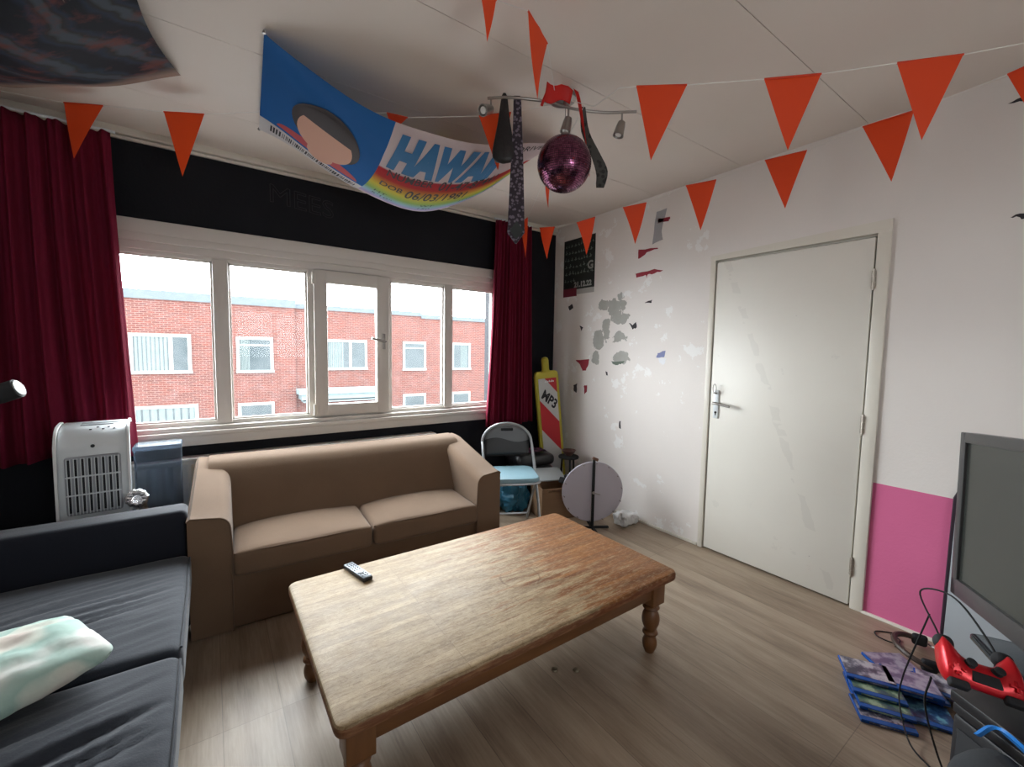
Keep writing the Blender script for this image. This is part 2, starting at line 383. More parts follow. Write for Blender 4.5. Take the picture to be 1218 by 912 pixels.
# ------------------------------------------------------------------ room shell
W, RX, H, LX, BY = 3.3185, 2.8385, 2.5806, -1.15, -1.35
struct(MB().b2((LX-.2, BY-.2, -.15), (RX+.2, W+.3, 0)), 'floor', 'floor', smooth=0)
cl = MB()
seams = [BY, -.47, .19, .85, 1.50, 2.15, 2.795, W]      # boards run across the room
for a, b in zip(seams, seams[1:]): cl.b2((LX, a+.0015, H), (RX, b-.0015, H+.012))
cl.b2((LX-.2, BY-.2, H+.010), (RX+.2, W+.3, H+.12))
struct(cl, 'ceiling', 'ceiling', smooth=0)
OX0, OX1, OZ0, OZ1 = -.52, 2.20, .84, 2.03
fw = MB()
fw.b2((LX-.2, W, 0), (OX0, W+.28, H+.01)).b2((OX1, W, 0), (RX+.2, W+.28, H+.01)).b2((OX0, W, 0), (OX1, W+.28, OZ0)).b2((OX0, W, OZ1), (OX1, W+.28, H+.01))
struct(fw, 'wall_front', 'blackwall', smooth=0)
DY0, DY1, DZ = .765, 1.645, 2.012
rw = MB(); rw.b2((RX, DY1, 0), (RX+.15, W, H)).b2((RX, BY-.2, 0), (RX+.15, DY0, H)).b2((RX, DY0, DZ), (RX+.15, DY1, H)); struct(rw, 'wall_right', 'wall', smooth=0)
struct(MB().b2((LX-.15, BY-.2, 0), (LX, W, H)), 'wall_left', 'wall', smooth=0)
BX0, BX1, BZ0, BZ1 = .3, 1.4, 1.15, 2.0  # opening in the unseen back wall, made for the added fill window
bw = MB().b2((LX, BY-.15, 0), (BX0, BY, H)).b2((BX1, BY-.15, 0), (RX, BY, H)).b2((BX0, BY-.15, 0), (BX1, BY, BZ0)).b2((BX0, BY-.15, BZ1), (BX1, BY, H)); struct(bw, 'wall_back', 'wall', smooth=0)
struct(MB().b2((RX+.15, DY0-.1, 0), (RX+.2, DY1+.1, DZ+.1)), 'wall_passage', 'matte_black', smooth=0)
tr = MB().b2((LX, W-.035, H-.040), (RX, W, H), .004).b2((LX, W-.018, H-.062), (RX, W, H-.044), .003)
struct(tr, 'trim_1', 'cream')
bb = MB().b2((RX-.014, DY1+.035, 0), (RX, W, .018), .003).b2((RX-.016, BY, 0), (RX, DY0-.045, .014), .003)
struct(bb, 'baseboard_right', 'cream')

# window --------------------------------------------------------------
wn = sempty('window_1')
f = MB(); Y0 = W+.02; Y1 = W+.09
# stepped casing at the head, inside face of the wall
f.b2((OX0-.05, W-.020, 2.018), (OX1+.05, W+.002, 2.095), .004).b2((OX0-.02, W-.012, 1.975), (OX1+.02, W+.06, 2.03), .005).b2((OX0, W+.008, 1.93), (OX1, W+.09, 1.99), .005)
f.b2((OX0, Y0, 1.905), (OX1, Y1, 1.95), .003)
f.b2((OX0-.05, W-.02, .78), (OX0+.02, W+.05, 2.06), .004).b2((OX1-.02, W-.02, .78), (OX1+.05, W+.05, 2.06), .004)
f.b2((OX0, Y0, .862), (OX1, Y1, .897), .004)
f.b2((OX0, Y0, .87), (-.42, Y1, 1.93)).b2((2.13, Y0, .87), (OX1, Y1, 1.93))
f.b2((.028, Y0-.01, .88), (.112, Y1, 1.92), .006).b2((.575, Y0-.005, .88), (.615, Y1, 1.92), .004).b2((1.145, Y0-.005, .88), (1.175, Y1, 1.92), .004).b2((1.635, Y0-.01, .88), (1.712, Y1, 1.92), .006)
for a, b in ((-.42, .028), (.112, .575), (1.175, 1.635), (1.712, 2.13)):      # glazing beads
    for lo, hi in (((a, .897), (a+.012, 1.905)), ((b-.012, .897), (b, 1.905)), ((a, .897), (b, .908)), ((a, 1.894), (b, 1.905))):
        f.b2((lo[0], Y0+.012, lo[1]), (hi[0], Y0+.035, hi[1]), .002)
f.build('window_frame', 'white_frame', wn)
s_ = MB().b2((OX0-.04, W-.022, .842), (OX1+.04, W+.05, .870), .004).b2((OX0-.05, W-.045, .812), (OX1+.05, W+.03, .842), .006).b2((OX0-.05, W-.018, .752), (OX1+.05, W+.01, .812), .004)
s_.build('window_sill', 'white_frame', wn)
for a, b in ((-.42, .028), (.112, .575), (1.175, 1.635), (1.712, 2.13)):
    MB().b2((a, Y0+.030, .89), (b, Y0+.034, 1.91)).build('pane', 'glass', wn, smooth=0)
ca = MB(); yC0, yC1 = W-.012, W+.04
ca.b2((.612, yC0, .882), (.70, yC1, 1.925), .006).b2((1.055, yC0, .882), (1.148, yC1, 1.925), .006).b2((.69, yC0, .882), (1.065, yC1, .965), .006).b2((.69, yC0, 1.835), (1.065, yC1, 1.925), .006)
co_ = ca.build('casement', 'white_frame', wn)
MB().b2((.695, W+.015, .96), (1.06, W+.019, 1.84)).build('pane', 'glass', co_, smooth=0)
hd = MB().b2((1.095, yC0-.008, 1.37), (1.118, yC0, 1.49), .003).tube([(1.107, yC0-.005, 1.43), (1.107, yC0-.045, 1.43), (1.08, yC0-.052, 1.433), (1.0, yC0-.054, 1.452)], .009, 8)
hd.build('handle', 'chrome', co_)
for z in (.93, 1.86): MB().tube([(.606, yC0-.006, z-.04), (.606, yC0-.006, z+.04)], .008, 10).b2((.603, yC0-.004, z-.035), (.626, yC0+.001, z+.035)).build('hinge', 'cream', co_)

w2 = sempty('fill_window'); f = MB()      # added window, unseen behind the camera, brightens walls and ceiling
for lo, hi in (((BX0, BZ0), (BX0+.06, BZ1)), ((BX1-.06, BZ0), (BX1, BZ1)), ((BX0, BZ0), (BX1, BZ0+.06)), ((BX0, BZ1-.06), (BX1, BZ1)), ((.87, BZ0), (.93, BZ1))): f.b2((lo[0], BY-.11, lo[1]), (hi[0], BY-.04, hi[1]), .004)
f.build('window_frame', 'white_frame', w2)
MB().b2((BX0+.03, BY-.08, BZ0+.03), (BX1-.03, BY-.076, BZ1-.03)).build('pane', 'glass', w2, smooth=0)
MB().b2((BX0-.04, BY-.05, BZ0-.03), (BX1+.04, BY+.06, BZ0), .004).build('window_sill', 'white_frame', w2)

# door ------------------------------------------------------------------
dr = sempty('door_1')
c = MB()
X0 = RX-.016
c.b2((X0+.001, DY0-.05, 0), (RX+.03, DY0+.008, DZ+.0), .004).b2((X0+.001, DY1-.008, 0), (RX+.03, DY1+.028, DZ+.0), .004)
# head casing (its top edge rises slightly towards the hinges, as hung)
c.prism([(DY0-.05, DZ-.006), (DY1+.028, DZ-.006), (DY1+.028, DZ+.026), (DY0-.05, DZ+.056)], .046, lambda y, z, t: (X0+t, y, z))
c.b2((RX+.03, DY0, 0), (RX+.14, DY0+.012, DZ)).b2((RX+.03, DY1-.012, 0), (RX+.14, DY1, DZ)).b2((RX+.03, DY0, DZ-.012), (RX+.14, DY1, DZ))
c.build('door_frame', 'cream', dr)
lf = MB().b2((-.020, 0, 0), (.020, .848, 1.978), .003)
leaf = lf.build('door_leaf', 'door', dr, loc=(RX+.014, .782, .012))
pl_ = MB().b2((-.029, .786, .925), (-.020, .822, 1.118), .004); pl_.build('lock_plate', 'white_plastic', leaf)
ha = MB().tube(spline([(-.025, .803, 1.03), (-.062, .803, 1.03), (-.068, .79, 1.03), (-.066, .69, 1.018)], 5), .0085, 10); ha.build('door_handle', 'chrome', leaf)
MB().tube([(-.031, .803, .965), (-.028, .803, .965)], .008, 12).b2((-.031, .800, .945), (-.028, .806, .965)).build('keyhole', 'matte_black', leaf)
MB().tube([(-.03, .805, 1.095), (-.055, .805, 1.10)], .006, 8).tube([(-.05, .805+.012*math.cos(a), 1.13+.03*math.sin(a)) for a in [i*PI/6 for i in range(12)]], .0025, 6, closed=True).build('key_ring', 'dark_metal', leaf)
for z in (.22, 1.0, 1.76):
    k = MB()
    for q in range(3): k.tube([(-.030, -.008, z-.045+q*.031), (-.030, -.008, z-.018+q*.031)], .0085, 10)
    k.tube([(-.030, -.008, z-.055), (-.030, -.008, z+.055)], .005, 8); k.b2((-.024, -.006, z-.045), (-.0195, .004, z+.045))
    k.build('door_hinge', 'steel', leaf)

# radiator under the window -------------------------------------------------
ra = thing('radiator', 'white panel radiator under the window, behind the brown sofa', 'radiator', (.45, 3.26, .10))
b = MB(); nr = 28; x0, x1 = -.88, 1.05
def rad(u, v):
    x = x0+(x1-x0)*u; k = (u*nr) % 1; y = -.05-.022*max(0, min(1, 4*(.5-abs(k-.5))-.4)); return (x, y, .03+.53*v)
b.grid(rad, nr*8, 2); b.b2((x0, -.045, .0), (x1, .035, .575), .006); b.build('radiator_panel', 'radiator', ra)
MB().b2((x0-.005, -.058, .572), (x1+.005, .04, .592), .004).build('top_grille', 'radiator', ra)
for x in (x0+.1, x1-.1): MB().tube([(x, 0, -.1), (x, 0, .01)], .010, 8).build('pipe', 'radiator', ra)

# ------------------------------------------------------------------ outside: brick houses across the street
def brick():
    g = G('red_brick', (.5, .15, .1), .9); P = g.world(rot=(PI/2, 0, 0)); br = g.t.nodes.new('ShaderNodeTexBrick')
    g.put(br.inputs['Vector'], P); g.put(br.inputs['Scale'], 1.)
    for k, v in (('Brick Width', .22), ('Row Height', .07), ('Mortar Size', .010), ('Color1', (.120, .022, .013)), ('Color2', (.070, .013, .009)), ('Mortar', (.19, .110, .088)), ('Mortar Smooth', .3)): g.put(br.inputs[k], v)
    big = g.noise(g.world(), .9, 5); c = g.mix(g.math('MULTIPLY', big, .12), br.outputs[0], (.15, .05, .035))
    g.set(**{'Base Color': c}); return g.m
M['brick'] = brick()
M['coping'] = plain('weathered_coping', (.09, .11, .125), .8, bump=(20, .3, .01))
M['out_white'] = plain('outdoor_white_paint', (.26, .28, .265), .6)
M['out_glass'] = plain('dark_house_glass', (.03, .045, .05), .15)
M['net'] = plain('net_curtain', (.13, .16, .155), .9)
M['canopy'] = plain('pale_canopy', (.16, .21, .22), .7)
M['street'] = plain('wet_asphalt', (.12, .12, .125), .6, bump=(10, .3, .01))
struct(MB().b2((-30, 4.2, -3.6), (45, 60, -3.5)), 'ground', 'street', smooth=0)
hs = thing('brick_house', 'flat-roofed red brick row of houses across the street', 'building', (0, 20, -3.5))
bd = MB(); bd.b2((-9, 0, 0), (2.95, 8, 6.55)).b2((2.95, .12, 0), (24, 8, 6.55)); bd.build('brick_wall', 'brick', hs, smooth=0)
cp = MB(); cp.b2((-9, -.06, 6.52), (3.0, 8, 6.84)).b2((3.0, .06, 6.52), (8.6, 8, 6.72)).b2((8.6, .06, 6.42), (24, 8, 6.62)); cp.build('parapet', 'coping', hs)
def hwin(x0, x1, z0, z1, bars=(), y=0, net=False, rails=()):
    z0 += 3.5; z1 += 3.5; w = MB(); t = .11
    w.b2((x0, y-.05, z0+t), (x0+t, y+.05, z1-t)).b2((x1-t, y-.05, z0+t), (x1, y+.05, z1-t)).b2((x0, y-.052, z1-t), (x1, y+.05, z1)).b2((x0-.02, y-.08, z0), (x1+.02, y+.05, z0+t))
    for bx in bars: w.b2((bx-.06, y-.048, z0+t), (bx+.06, y+.05, z1-t))
    for rz in rails: w.b2((x0+t, y-.04, rz+3.5-.03), (x1-t, y+.05, rz+3.5+.03))
    o = w.build('window', 'out_white', hs, smooth=0)
    MB().b2((x0+t*.5, y-.02, z0+t*.5), (x1-t*.5, y-.005, z1-t*.5)).build('pane', 'out_glass', o, smooth=0)
    if net:
        g_ = MB(); n = 24
        g_.grid(lambda u, v: (net[0]+(net[1]-net[0])*u, y-.028-.012*math.sin(u*n*2), z0+t+(z1-z0-2*t)*v), 60, 1); g_.build('net_curtain', 'net', o)
hwin(-2.30, -.55, .36, 1.80, (-1.15,), 0, (-2.15, -1.25)); hwin(.86, 2.13, .35, 1.78, (), 0, (1.0, 1.3), (1.45,)); hwin(3.75, 5.95, .42, 1.77, (5.2,), .12, (4.3, 4.9)); hwin(7.66, 8.85, .36, 1.77, (), .12, False, (1.45,)); hwin(10.3, 11.4, .36, 1.77, (), .12, (10.8, 11.2))
hwin(-2.30, -.40, -2.2, -.80, (), 0, (-2.2, -.5)); hwin(.86, 2.13, -2.2, -.85, (), 0); hwin(7.66, 8.85, -2.2, -.80, (), .12, False); hwin(10.3, 11.4, -2.2, -.80, (), .12, False); hwin(4.4, 6.2, -2.2, -1.15, (5.0, 5.6), .12, False)
cn = MB().b2((2.95, -.75, 2.95), (6.6, .12, 3.15)).b2((3.05, -.65, 2.72), (6.5, .12, 2.95)).b2((3.15, -.6, 2.60), (6.4, .12, 2.66)); cn.build('porch_canopy', 'canopy', hs)
M['bark'] = plain('bare_branches', (.12, .13, .14), .9)
def bare_tree(x, y, h, label):
    t = thing('bare_tree', label, 'tree', (x, y, -3.5)); rnd = random.Random(int(x*10)); b = MB()
    def br(p, d, L, r, k):
        q = p+d*L; b.tube([p, (p+q)/2+Vector((rnd.uniform(-1, 1), 0, 0))*.04*L, q], [r, r*.8, r*.6], 5)
        if k: 
            for _ in range(3 if k > 1 else 4):
                nd = (d+Vector((rnd.uniform(-.6, .6), rnd.uniform(-.6, .6), rnd.uniform(.0, .4)))).normalized(); br(p+d*L*rnd.uniform(.55, 1), nd, L*.62, r*.55, k-1)
    MB().tube([(0, 0, 0), (0, 0, h*.45)], [.16, .11], 8).build('trunk', 'bark', t)
    br(Vector((0, 0, h*.44)), Vector((0, 0, 1)), h*.26, .09, 4); b.build('branches', 'bark', t)
bare_tree(17.5, 31, 9.2, 'leafless tree showing above the roof, right of the window')
bare_tree(20.0, 33, 10.2, 'taller leafless tree at the window edge beside the right curtain')

# ------------------------------------------------------------------ curtains
def curtain(name, label, x0t, x1t, x0b, x1b, zt, zb, folds, y=3.19, seed=0, amp=.035):
    o = thing(name, label, 'curtain', ((x0b+x1b)/2, y, zb)); b = MB(); cx = (x0b+x1b)/2
    def fn(u, v):
        xt = x0t+(x1t-x0t)*u; xb = x0b+(x1b-x0b)*u; x = xt+(xb-xt)*v**1.3
        ph = u*folds*2*PI + .5*math.sin(v*3+u*9+seed); a = amp*(.55+.45*v)
        yy = a*math.sin(ph)+.012*math.sin(ph*2.3+seed)
        return (x-cx, yy, zt-zb-(zt-zb)*v + (.012*math.sin(u*11+seed) if v > .99 else 0))
    b.grid(fn, int(folds*16), 30)
    g = b.build('curtain_cloth', 'curtain', o, smooth=180); md = g.modifiers.new('s', 'SOLIDIFY'); md.thickness = .003
    MB().tube([(x0t-cx-.02, 0, zt-zb+.008), (x1t-cx+.02, 0, zt-zb+.008)], .008, 8).build('curtain_rail', 'white_plastic', o)
curtain('curtain', 'dark red curtain hanging left of the window, behind the air cooler', -1.12, -.40, -1.12, -.345, 2.50, .76, 8, seed=1, amp=.04, y=3.2)
curtain('curtain', 'crimson curtain hanging right of the window, above the folding chair', 2.055, 2.43, 1.985, 2.47, 2.50, .71, 9, seed=4, amp=.03)

# ------------------------------------------------------------------ brown sofa
sf = thing('sofa', 'brown fabric two-seat sofa standing under the window', 'sofa', (-.108, 2.385, 0), math.radians(-2.5))
SW, SD = 1.655, .735
def arm(sign):
    b = MB(); rings = []
    for k in range(13):
        t = k/12; y = SD*t; zt = .585+.13*max(0, min(1, (t-.05)/.80)); w = .165
        pr = [(0, .008), (0, zt-.012), (.012, zt)]
        zi = zt-.012; R = .055
        for a in range(7):
            an = PI/2-a*PI/12; pr.append((w-R+R*math.cos(an), zi-R+R*math.sin(an)))
        pr += [(w+.006, .40), (w, .008)]
        rings.append([(x, y, z) for x, z in pr])
    if sign > 0: rings = [[(SW-x, y, z) for x, y, z in r] for r in rings]
    b.rings(rings); bmesh.ops.bevel(b.bm, geom=[e for e in b.bm.edges if len(e.link_faces) == 2 and e.calc_face_angle(0) > 1.0], offset=.008, segments=2, affect='EDGES'); o = b.build('armrest', 'brown', sf, smooth=50)
    p = [(x, -.002, z) for x, y, z in rings[0]][1:]
    pp = MB().tube([Vector(q) for q in p], .0038, 6); pp.build('piping', 'piping', o)
    e = [Vector((r[1][0], r[1][1], r[1][2])) for r in rings]; MB().tube(e, .0035, 6).build('piping', 'piping', o)
arm(-1); arm(1)
b = MB(); rings = []
for k in range(17):
    x = .06+(SW-.12)*k/16; c_ = 1-abs(k-8)/8; dz = -.006*c_
    pr = [(SD-.004, .03), (SD-.004, .70+dz)]
    for a in range(9):
        an = a*PI/2/8+0; pr.append((SD-.044+.04*math.cos(an), .695+dz+.032*math.sin(an)))
    pr += [(.60, .722+dz), (.54, .705+dz), (.505, .665+dz), (.46, .60), (.40, .50), (.355, .42), (.33, .36), (.33, .03)]
    rings.append([(x, y, z) for y, z in pr])
b.rings(rings); b.build('backrest', 'brown', sf, smooth=60)
MB().b2((.155, .02, .008), (SW-.155, .60, .285), .006).build('seat_base', 'brown', sf)
MB().b2((.03, .04, .0), (SW-.03, SD-.03, .06), .004).build('plinth', 'matte_black', sf)
def pinch(x, y, z, P):
    if z > 0: P.z += .020*(1-x*x)*(1-y*y)-.006*abs(x)**6
    P.y -= .012*(1-x*x) if y < -.8 else 0
    P.z += .0035*noise.noise(P*6); return P
for k in range(2):
    cx = .168+(SW-.336)*(.25+.5*k)
    cu = MB().rbox((cx, .235, .335), ((SW-.336)/4-.001, .255, .062), .028, (14, 14, 3), pinch); co = cu.build('seat_cushion', 'brown', sf, smooth=60)
    hx = (SW-.336)/4-.004
    for z in (.393,): MB().tube([(cx-hx, -.012+.013, z-.01), (cx-hx*.5, -.024, z), (cx, -.030, z+.001), (cx+hx*.5, -.024, z), (cx+hx, -.012+.013, z-.01)], .0035, 6).build('piping', 'piping', co)

# ------------------------------------------------------------------ black velvet sofa along the left wall
vs = thing('sofa', 'black velvet sofa with wide flat seat at the left of the room', 'sofa', (-.10, 2.40, 0))
VY = -2.9     # runs towards and past the camera
a_ = MB().rbox((-.51, .095, .335), (.505, .075, .285), .028, (10, 3, 6)); a_.build('armrest', 'navy_light', vs, smooth=60)
MB().b2((-1.02, VY+.4, .05), (-.03, .03, .30), .012).build('base', 'navy', vs)
MB().b2((-1.03, VY+.4, .05), (-.82, .02, .80), .05, 3).build('backrest', 'navy', vs)
def seatfn(sd, amp):
    def fn(x, y, z, P):
        if z > 0:
            P.z += .022*(1-x*x)*(1-y*y)
            ca, sa = math.cos(sd[1]), math.sin(sd[1]); s_ = P.x*ca+P.y*sa; t_ = -P.x*sa+P.y*ca
            env = math.exp(-((x-sd[2])/.85)**2)*max(0, 1-((y-sd[3])/.85)**2)*max(0, 1-y*y)**.5*(1-abs(x)**8)
            w = noise.noise(Vector((s_*2.0, t_*34, sd[0])))
            w2 = .6*(1-abs(w)*2.2)+.5*(1-abs(noise.noise(Vector((s_*3.1+5, t_*58, sd[0]+3))))*2.2)
            P.z += amp*env*(w2-.5); P.z += .004*noise.noise(P*5)
        else: P.z -= 0
        return P
    return fn
for k, (y0, y1) in enumerate(((-.785, -.02), (-1.57, -.79), (-2.36, -1.575))):
    cu = MB().rbox((-.42, (y0+y1)/2, .362), (.425, (y1-y0)/2, .075), .035, (40, 60, 3), seatfn((k*7.3, .30, .25, -.1 if k != 1 else .05), (.015, .026, .006)[k]))
    co = cu.build('seat_cushion', 'navy', vs, smooth=70)
    hy = (y1-y0)/2-.01; cy = (y0+y1)/2
    MB().tube([(.0, cy-hy+.02, .425), (.004, cy, .428), (.0, cy+hy-.02, .425)], .004, 6).build('piping', 'navy', co)

# pillow ---------------------------------------------------------------
def pillow_mat():
    g = G('pastel_pillow_print', (.6, .7, .65), .9); n = g.noise(g.co(), 5.5, 2, .4)
    g.set(**{'Base Color': g.ramp(n, [(.36, (.62, .54, .48)), (.44, (.66, .66, .58)), (.50, (.60, .66, .58)), (.54, (.36, .52, .46)), (.62, (.44, .58, .52)), (.68, (.70, .70, .66))])}); g.bump(g.noise(g.co(), 9, 4), .3, .02); return g.m
M['pillow'] = pillow_mat()
b = MB(); n = 26
def pil(sg):
    def fn(u, v):
        x, y = 2*u-1, 2*v-1; e = max(0, (1-x**2)*(1-y**2)); t = .07*e**.42
        k = (1-.06*(1-abs(x)**2)*abs(y)**3)*(1-.12*abs(x*y)**4); k2 = (1-.06*(1-abs(y)**2)*abs(x)**3)*(1-.12*abs(x*y)**4)
        w = .010*noise.noise(Vector((x*2.2+y*1.3, y*2.2, 3+sg)))*e**.3+.012*e**.3*noise.noise(Vector((x*1.2+y*5, y*1.2-x*5, 9)))
        return (x*.27*k2, y*.175*k, sg*t+w)
    return fn
b.grid(pil(1), n, n); b.grid(pil(-1), n, n); bmesh.ops.remove_doubles(b.bm, verts=b.bm.verts[:], dist=.0015)
po_ = b.build('pillow', 'pillow', smooth=180, loc=(-.535, 1.605, .508), rotz=math.radians(28)); tag(po_, 'pastel green and pink patterned pillow lying on the black sofa seat', 'pillow')

# ------------------------------------------------------------------ coffee table
TX0, TX1, TY0, TY1, TZ = .235, 1.700, 1.085, 1.930, .40
ct = thing('coffee_table', 'large worn pine coffee table with turned legs in mid room', 'table', ((TX0+TX1)/2, (TY0+TY1)/2, 0))
hx, hy = (TX1-TX0)/2, (TY1-TY0)/2
def rrect(hx, hy, r, n=6):
    out = []
    for cx, cy, a0 in ((hx-r, hy-r, 0), (-hx+r, hy-r, PI/2), (-hx+r, -hy+r, PI), (hx-r, -hy+r, 3*PI/2)):
        for k in range(n+1): a = a0+PI/2*k/n; out.append((cx+r*math.cos(a), cy+r*math.sin(a)))
    return out
b = MB(); prof = [(0.012, TZ-.042), (0.003, TZ-.038), (0, TZ-.030), (0, TZ-.012), (.004, TZ-.004), (.012, TZ)]
b.rings([[(x, y, z-TZ) for x, y in rrect(hx-i, hy-i, .035-i*.5)] for i, z in prof]); b.build('tabletop', 'table_top', ct, smooth=35, loc=(0, 0, TZ))
LEG = .082; lx, ly = hx-.075, hy-.085
def leg():
    b = MB(); sq = [(LEG/2, .358), (LEG/2, .235), (LEG/2-.004, .228)]
    b.box((0, 0, .298), (LEG, LEG, .12), None, .003)
    b.lathe([(.036, .240), (.030, .232), (.027, .226), (.036, .220), (.038, .214), (.032, .208), (.024, .204), (.030, .196), (.037, .180), (.040, .160), (.038, .140), (.031, .122), (.025, .112), (.024, .106), (.033, .100), (.035, .092), (.031, .086), (.024, .080), (.026, .070), (.032, .055), (.033, .040), (.030, .022), (.024, .010), (.020, .0)], seg=28); return b
for sx in (-1, 1):
    for sy in (-1, 1):
        l = leg().build('leg', 'pine', ct, smooth=50, loc=(sx*lx, sy*ly, 0))
for sy in (-1, 1): MB().b2((-lx+LEG/2, sy*ly-.011+sy*.02, .275), (lx-LEG/2, sy*ly+.011+sy*.02, .358), .002).build('apron', 'pine_apron', ct)
for sx in (-1, 1): MB().b2((sx*lx-.011+sx*.02, -ly+LEG/2, .275), (sx*lx+.011+sx*.02, ly-LEG/2, .358), .002).build('apron', 'pine_apron', ct)

# remote ---------------------------------------------------------------
ra_ = math.atan2(1.755-1.925, .518-.478)
rm = thing('remote_control', 'black and silver remote control on the coffee table', 'remote control', (.497, 1.842, TZ), ra_)
MB().b2((-.088, -.022, .0), (.088, .022, .017), .006, 3).build('body', 'black_plastic', rm)
fp = MB().b2((-.084, -.020, .0165), (.080, .020, .0185), .001).build('face_plate', plain('silvery_remote_face', (.10, .12, .14), .35, .3), rm)
bt = MB()
for i in range(9):
    for j in (-1, 0, 1):
        if i in (5,) or (i == 6 and j == 0): continue
        bt.lathe([(.0032, .018), (.0032, .0205), (.002, .021)], (-.07+i*.0165, j*.0115, 0), 8)
bt.lathe([(.010, .018), (.010, .0205), (.008, .021)], (.030, 0, 0), 16); bt.build('buttons', 'black_plastic', rm, kind='stuff')

# bottle caps ------------------------------------------------------------
M['brass'] = plain('worn_cap_metal', (.30, .25, .17), .4, .8)
for (x, y, lb, t) in ((1.181, 1.322, 'small metal bottle cap on the floor under the table, left one', .25), (1.258, 1.268, 'small metal bottle cap on the floor under the table, right one', 0)):
    b = MB(); rings = []
    for r, z in ((.0145, .0), (.0135, .004), (.012, .0062), (.006, .0068), (.0005, .007)):
        rings.append([((r+(.0008*(k % 2) if r > .0125 else 0))*math.cos(2*PI*k/42), (r+(.0008*(k % 2) if r > .0125 else 0))*math.sin(2*PI*k/42), z) for k in range(42)])
    b.rings(rings); o = b.build('bottle_cap', 'brass', smooth=30, loc=(x, y, .0005)); tag(o, lb, 'bottle cap')

# ------------------------------------------------------------------ air cooler
ac = thing('air_cooler', 'white tower air cooler with a slotted grille, before left curtain', 'air cooler', (-.478, 2.92, 0), math.radians(4))
b = MB(); hw = .122
def side(y0, z): return (y0, z)
prof = [(-.13, .02), (-.145, .06), (-.125, .50), (-.118, .84), (-.105, .905), (-.07, .950), (-.01, .972), (.11, .978), (.13, .96), (.14, .90), (.14, .02)]
sm = spline([(p[0], p[1], 0) for p in prof[2:9]], 4); pr = prof[:2]+[(p.x, p.y) for p in sm]+prof[9:]
rings = [[(x, y*(1 if abs(x) < hw-.005 else .96), z*(1 if abs(x) < hw-.005 else .993)) for y, z in pr] for x in (-hw, -hw+.008, hw-.008, hw)]
b.rings(rings); b.build('housing', 'white_plastic', ac, smooth=45)
M['ac_grey'] = plain('grey_cooler_panel', (.36, .38, .41), .5); M['ac_dark'] = plain('cooler_dark_slots', (.015, .016, .02), .7)
rim = MB()
for sx in (-1, 1):
    rim.rings([[(sx*hw+dx, y-.012, z+.006) for dx, y, z in ((-.006*0, y_, z_), (sx*.010, y_, z_), (sx*.010, y_+.022, z_-.008), (0, y_+.022, z_-.008))] for y_, z_ in pr[1:-2]])
rim.build('side_rim', 'white', ac, smooth=50)
g1 = MB().b2((-.098, -.139, .565), (.098, -.112, .845), .012, 3); gp = g1.build('grille_recess', 'ac_grey', ac)
sl = MB()
for r in range(3):
    for c_ in range(8):
        x = -.082+.0235*c_; z = .582+.087*r; sl.b2((x-.0075, -.1415, z), (x+.0075, -.138, z+.078), .002)
sl.build('air_slots', 'ac_dark', gp)
lv = MB()
for x in [-.088+.0118*i for i in range(16)]: lv.b2((x-.0013, -.146, .572), (x+.0013, -.1405, .838))
for z in (.663, .750): lv.b2((-.095, -.1465, z), (.095, -.142, z+.004))
lv.build('louvre', 'white_plastic', gp)
cpn = MB()
for i_, (x, yy) in enumerate(((-.01, -.055), (.015, -.040), (.035, -.056), (.055, -.042), (.075, -.056))): MB().lathe([(.005, 0), (.005, .004)], (x, yy, .957+(yy+.055)*.5), 12).build('button', 'ac_dark', ac)
cpn.lathe([(.008, 0), (.008, .003)], (0, -.1145, .888), 14, (PI/2, 0, 0))
cpn.build('button', 'ac_dark', ac)
MB().b2((-.05, -.006, .970), (.07, .012, .977), .002).b2((-.05, .03, .972), (.09, .075, .979), .002).build('display_slot', 'ac_grey', ac)

# blue-grey plastic tank beside cooler
def smoky():
    g = G('smoky_blue_plastic', (.10, .13, .17), .25); g.set(**{'Transmission Weight': .85, 'IOR': 1.05, 'Base Color': (.30, .36, .44, 1)}); return g.m
M['smoky'] = smoky()
bx = thing('storage_box', 'smoky blue-grey plastic box standing between air cooler and radiator', 'box', (-.245, 3.03, 0))
b = MB(); b.rings([[(x*k, y*k, z) for x, y in rrect(.10, .075, .02)] for k, z in ((.90, .0), (.93, .03), (1.0, .80), (1.02, .802), (1.02, .815))]); b.build('tub', 'smoky', bx)
MB().rings([[(x*k, y*k, z) for x, y in rrect(.10, .075, .02)] for k, z in ((1.04, .812), (1.04, .828), (1.0, .835))]).build('lid', 'smoky', bx)
# crinkled foil hose
def foil():
    g = G('crinkled_foil', (.75, .75, .76), .2, 1); g.bump(g.noise(g.co(), 60, 3, .7), .9, .01); return g.m
fh = MB(); R1, r1 = .030, .0155
for k in range(1):
    pts = [(R1*math.cos(a), 0, R1*math.sin(a)) for a in [i*PI/16 for i in range(32)]]; fh.tube(pts, [r1*(1+.16*math.sin(i*2.2)) for i in range(32)], 10, closed=True)
fh.tube(spline([(0, .02, 0), (0, .10, -.05), (.01, .14, -.28), (.01, .15, -.60)], 14), [.026+.003*(i % 2) for i in range(43)], 12)
o = fh.build('foil_hose', foil(), smooth=60, loc=(-.310, 2.72, .628)); tag(o, 'silver foil hose end poking up behind the black sofa arm', 'hose')

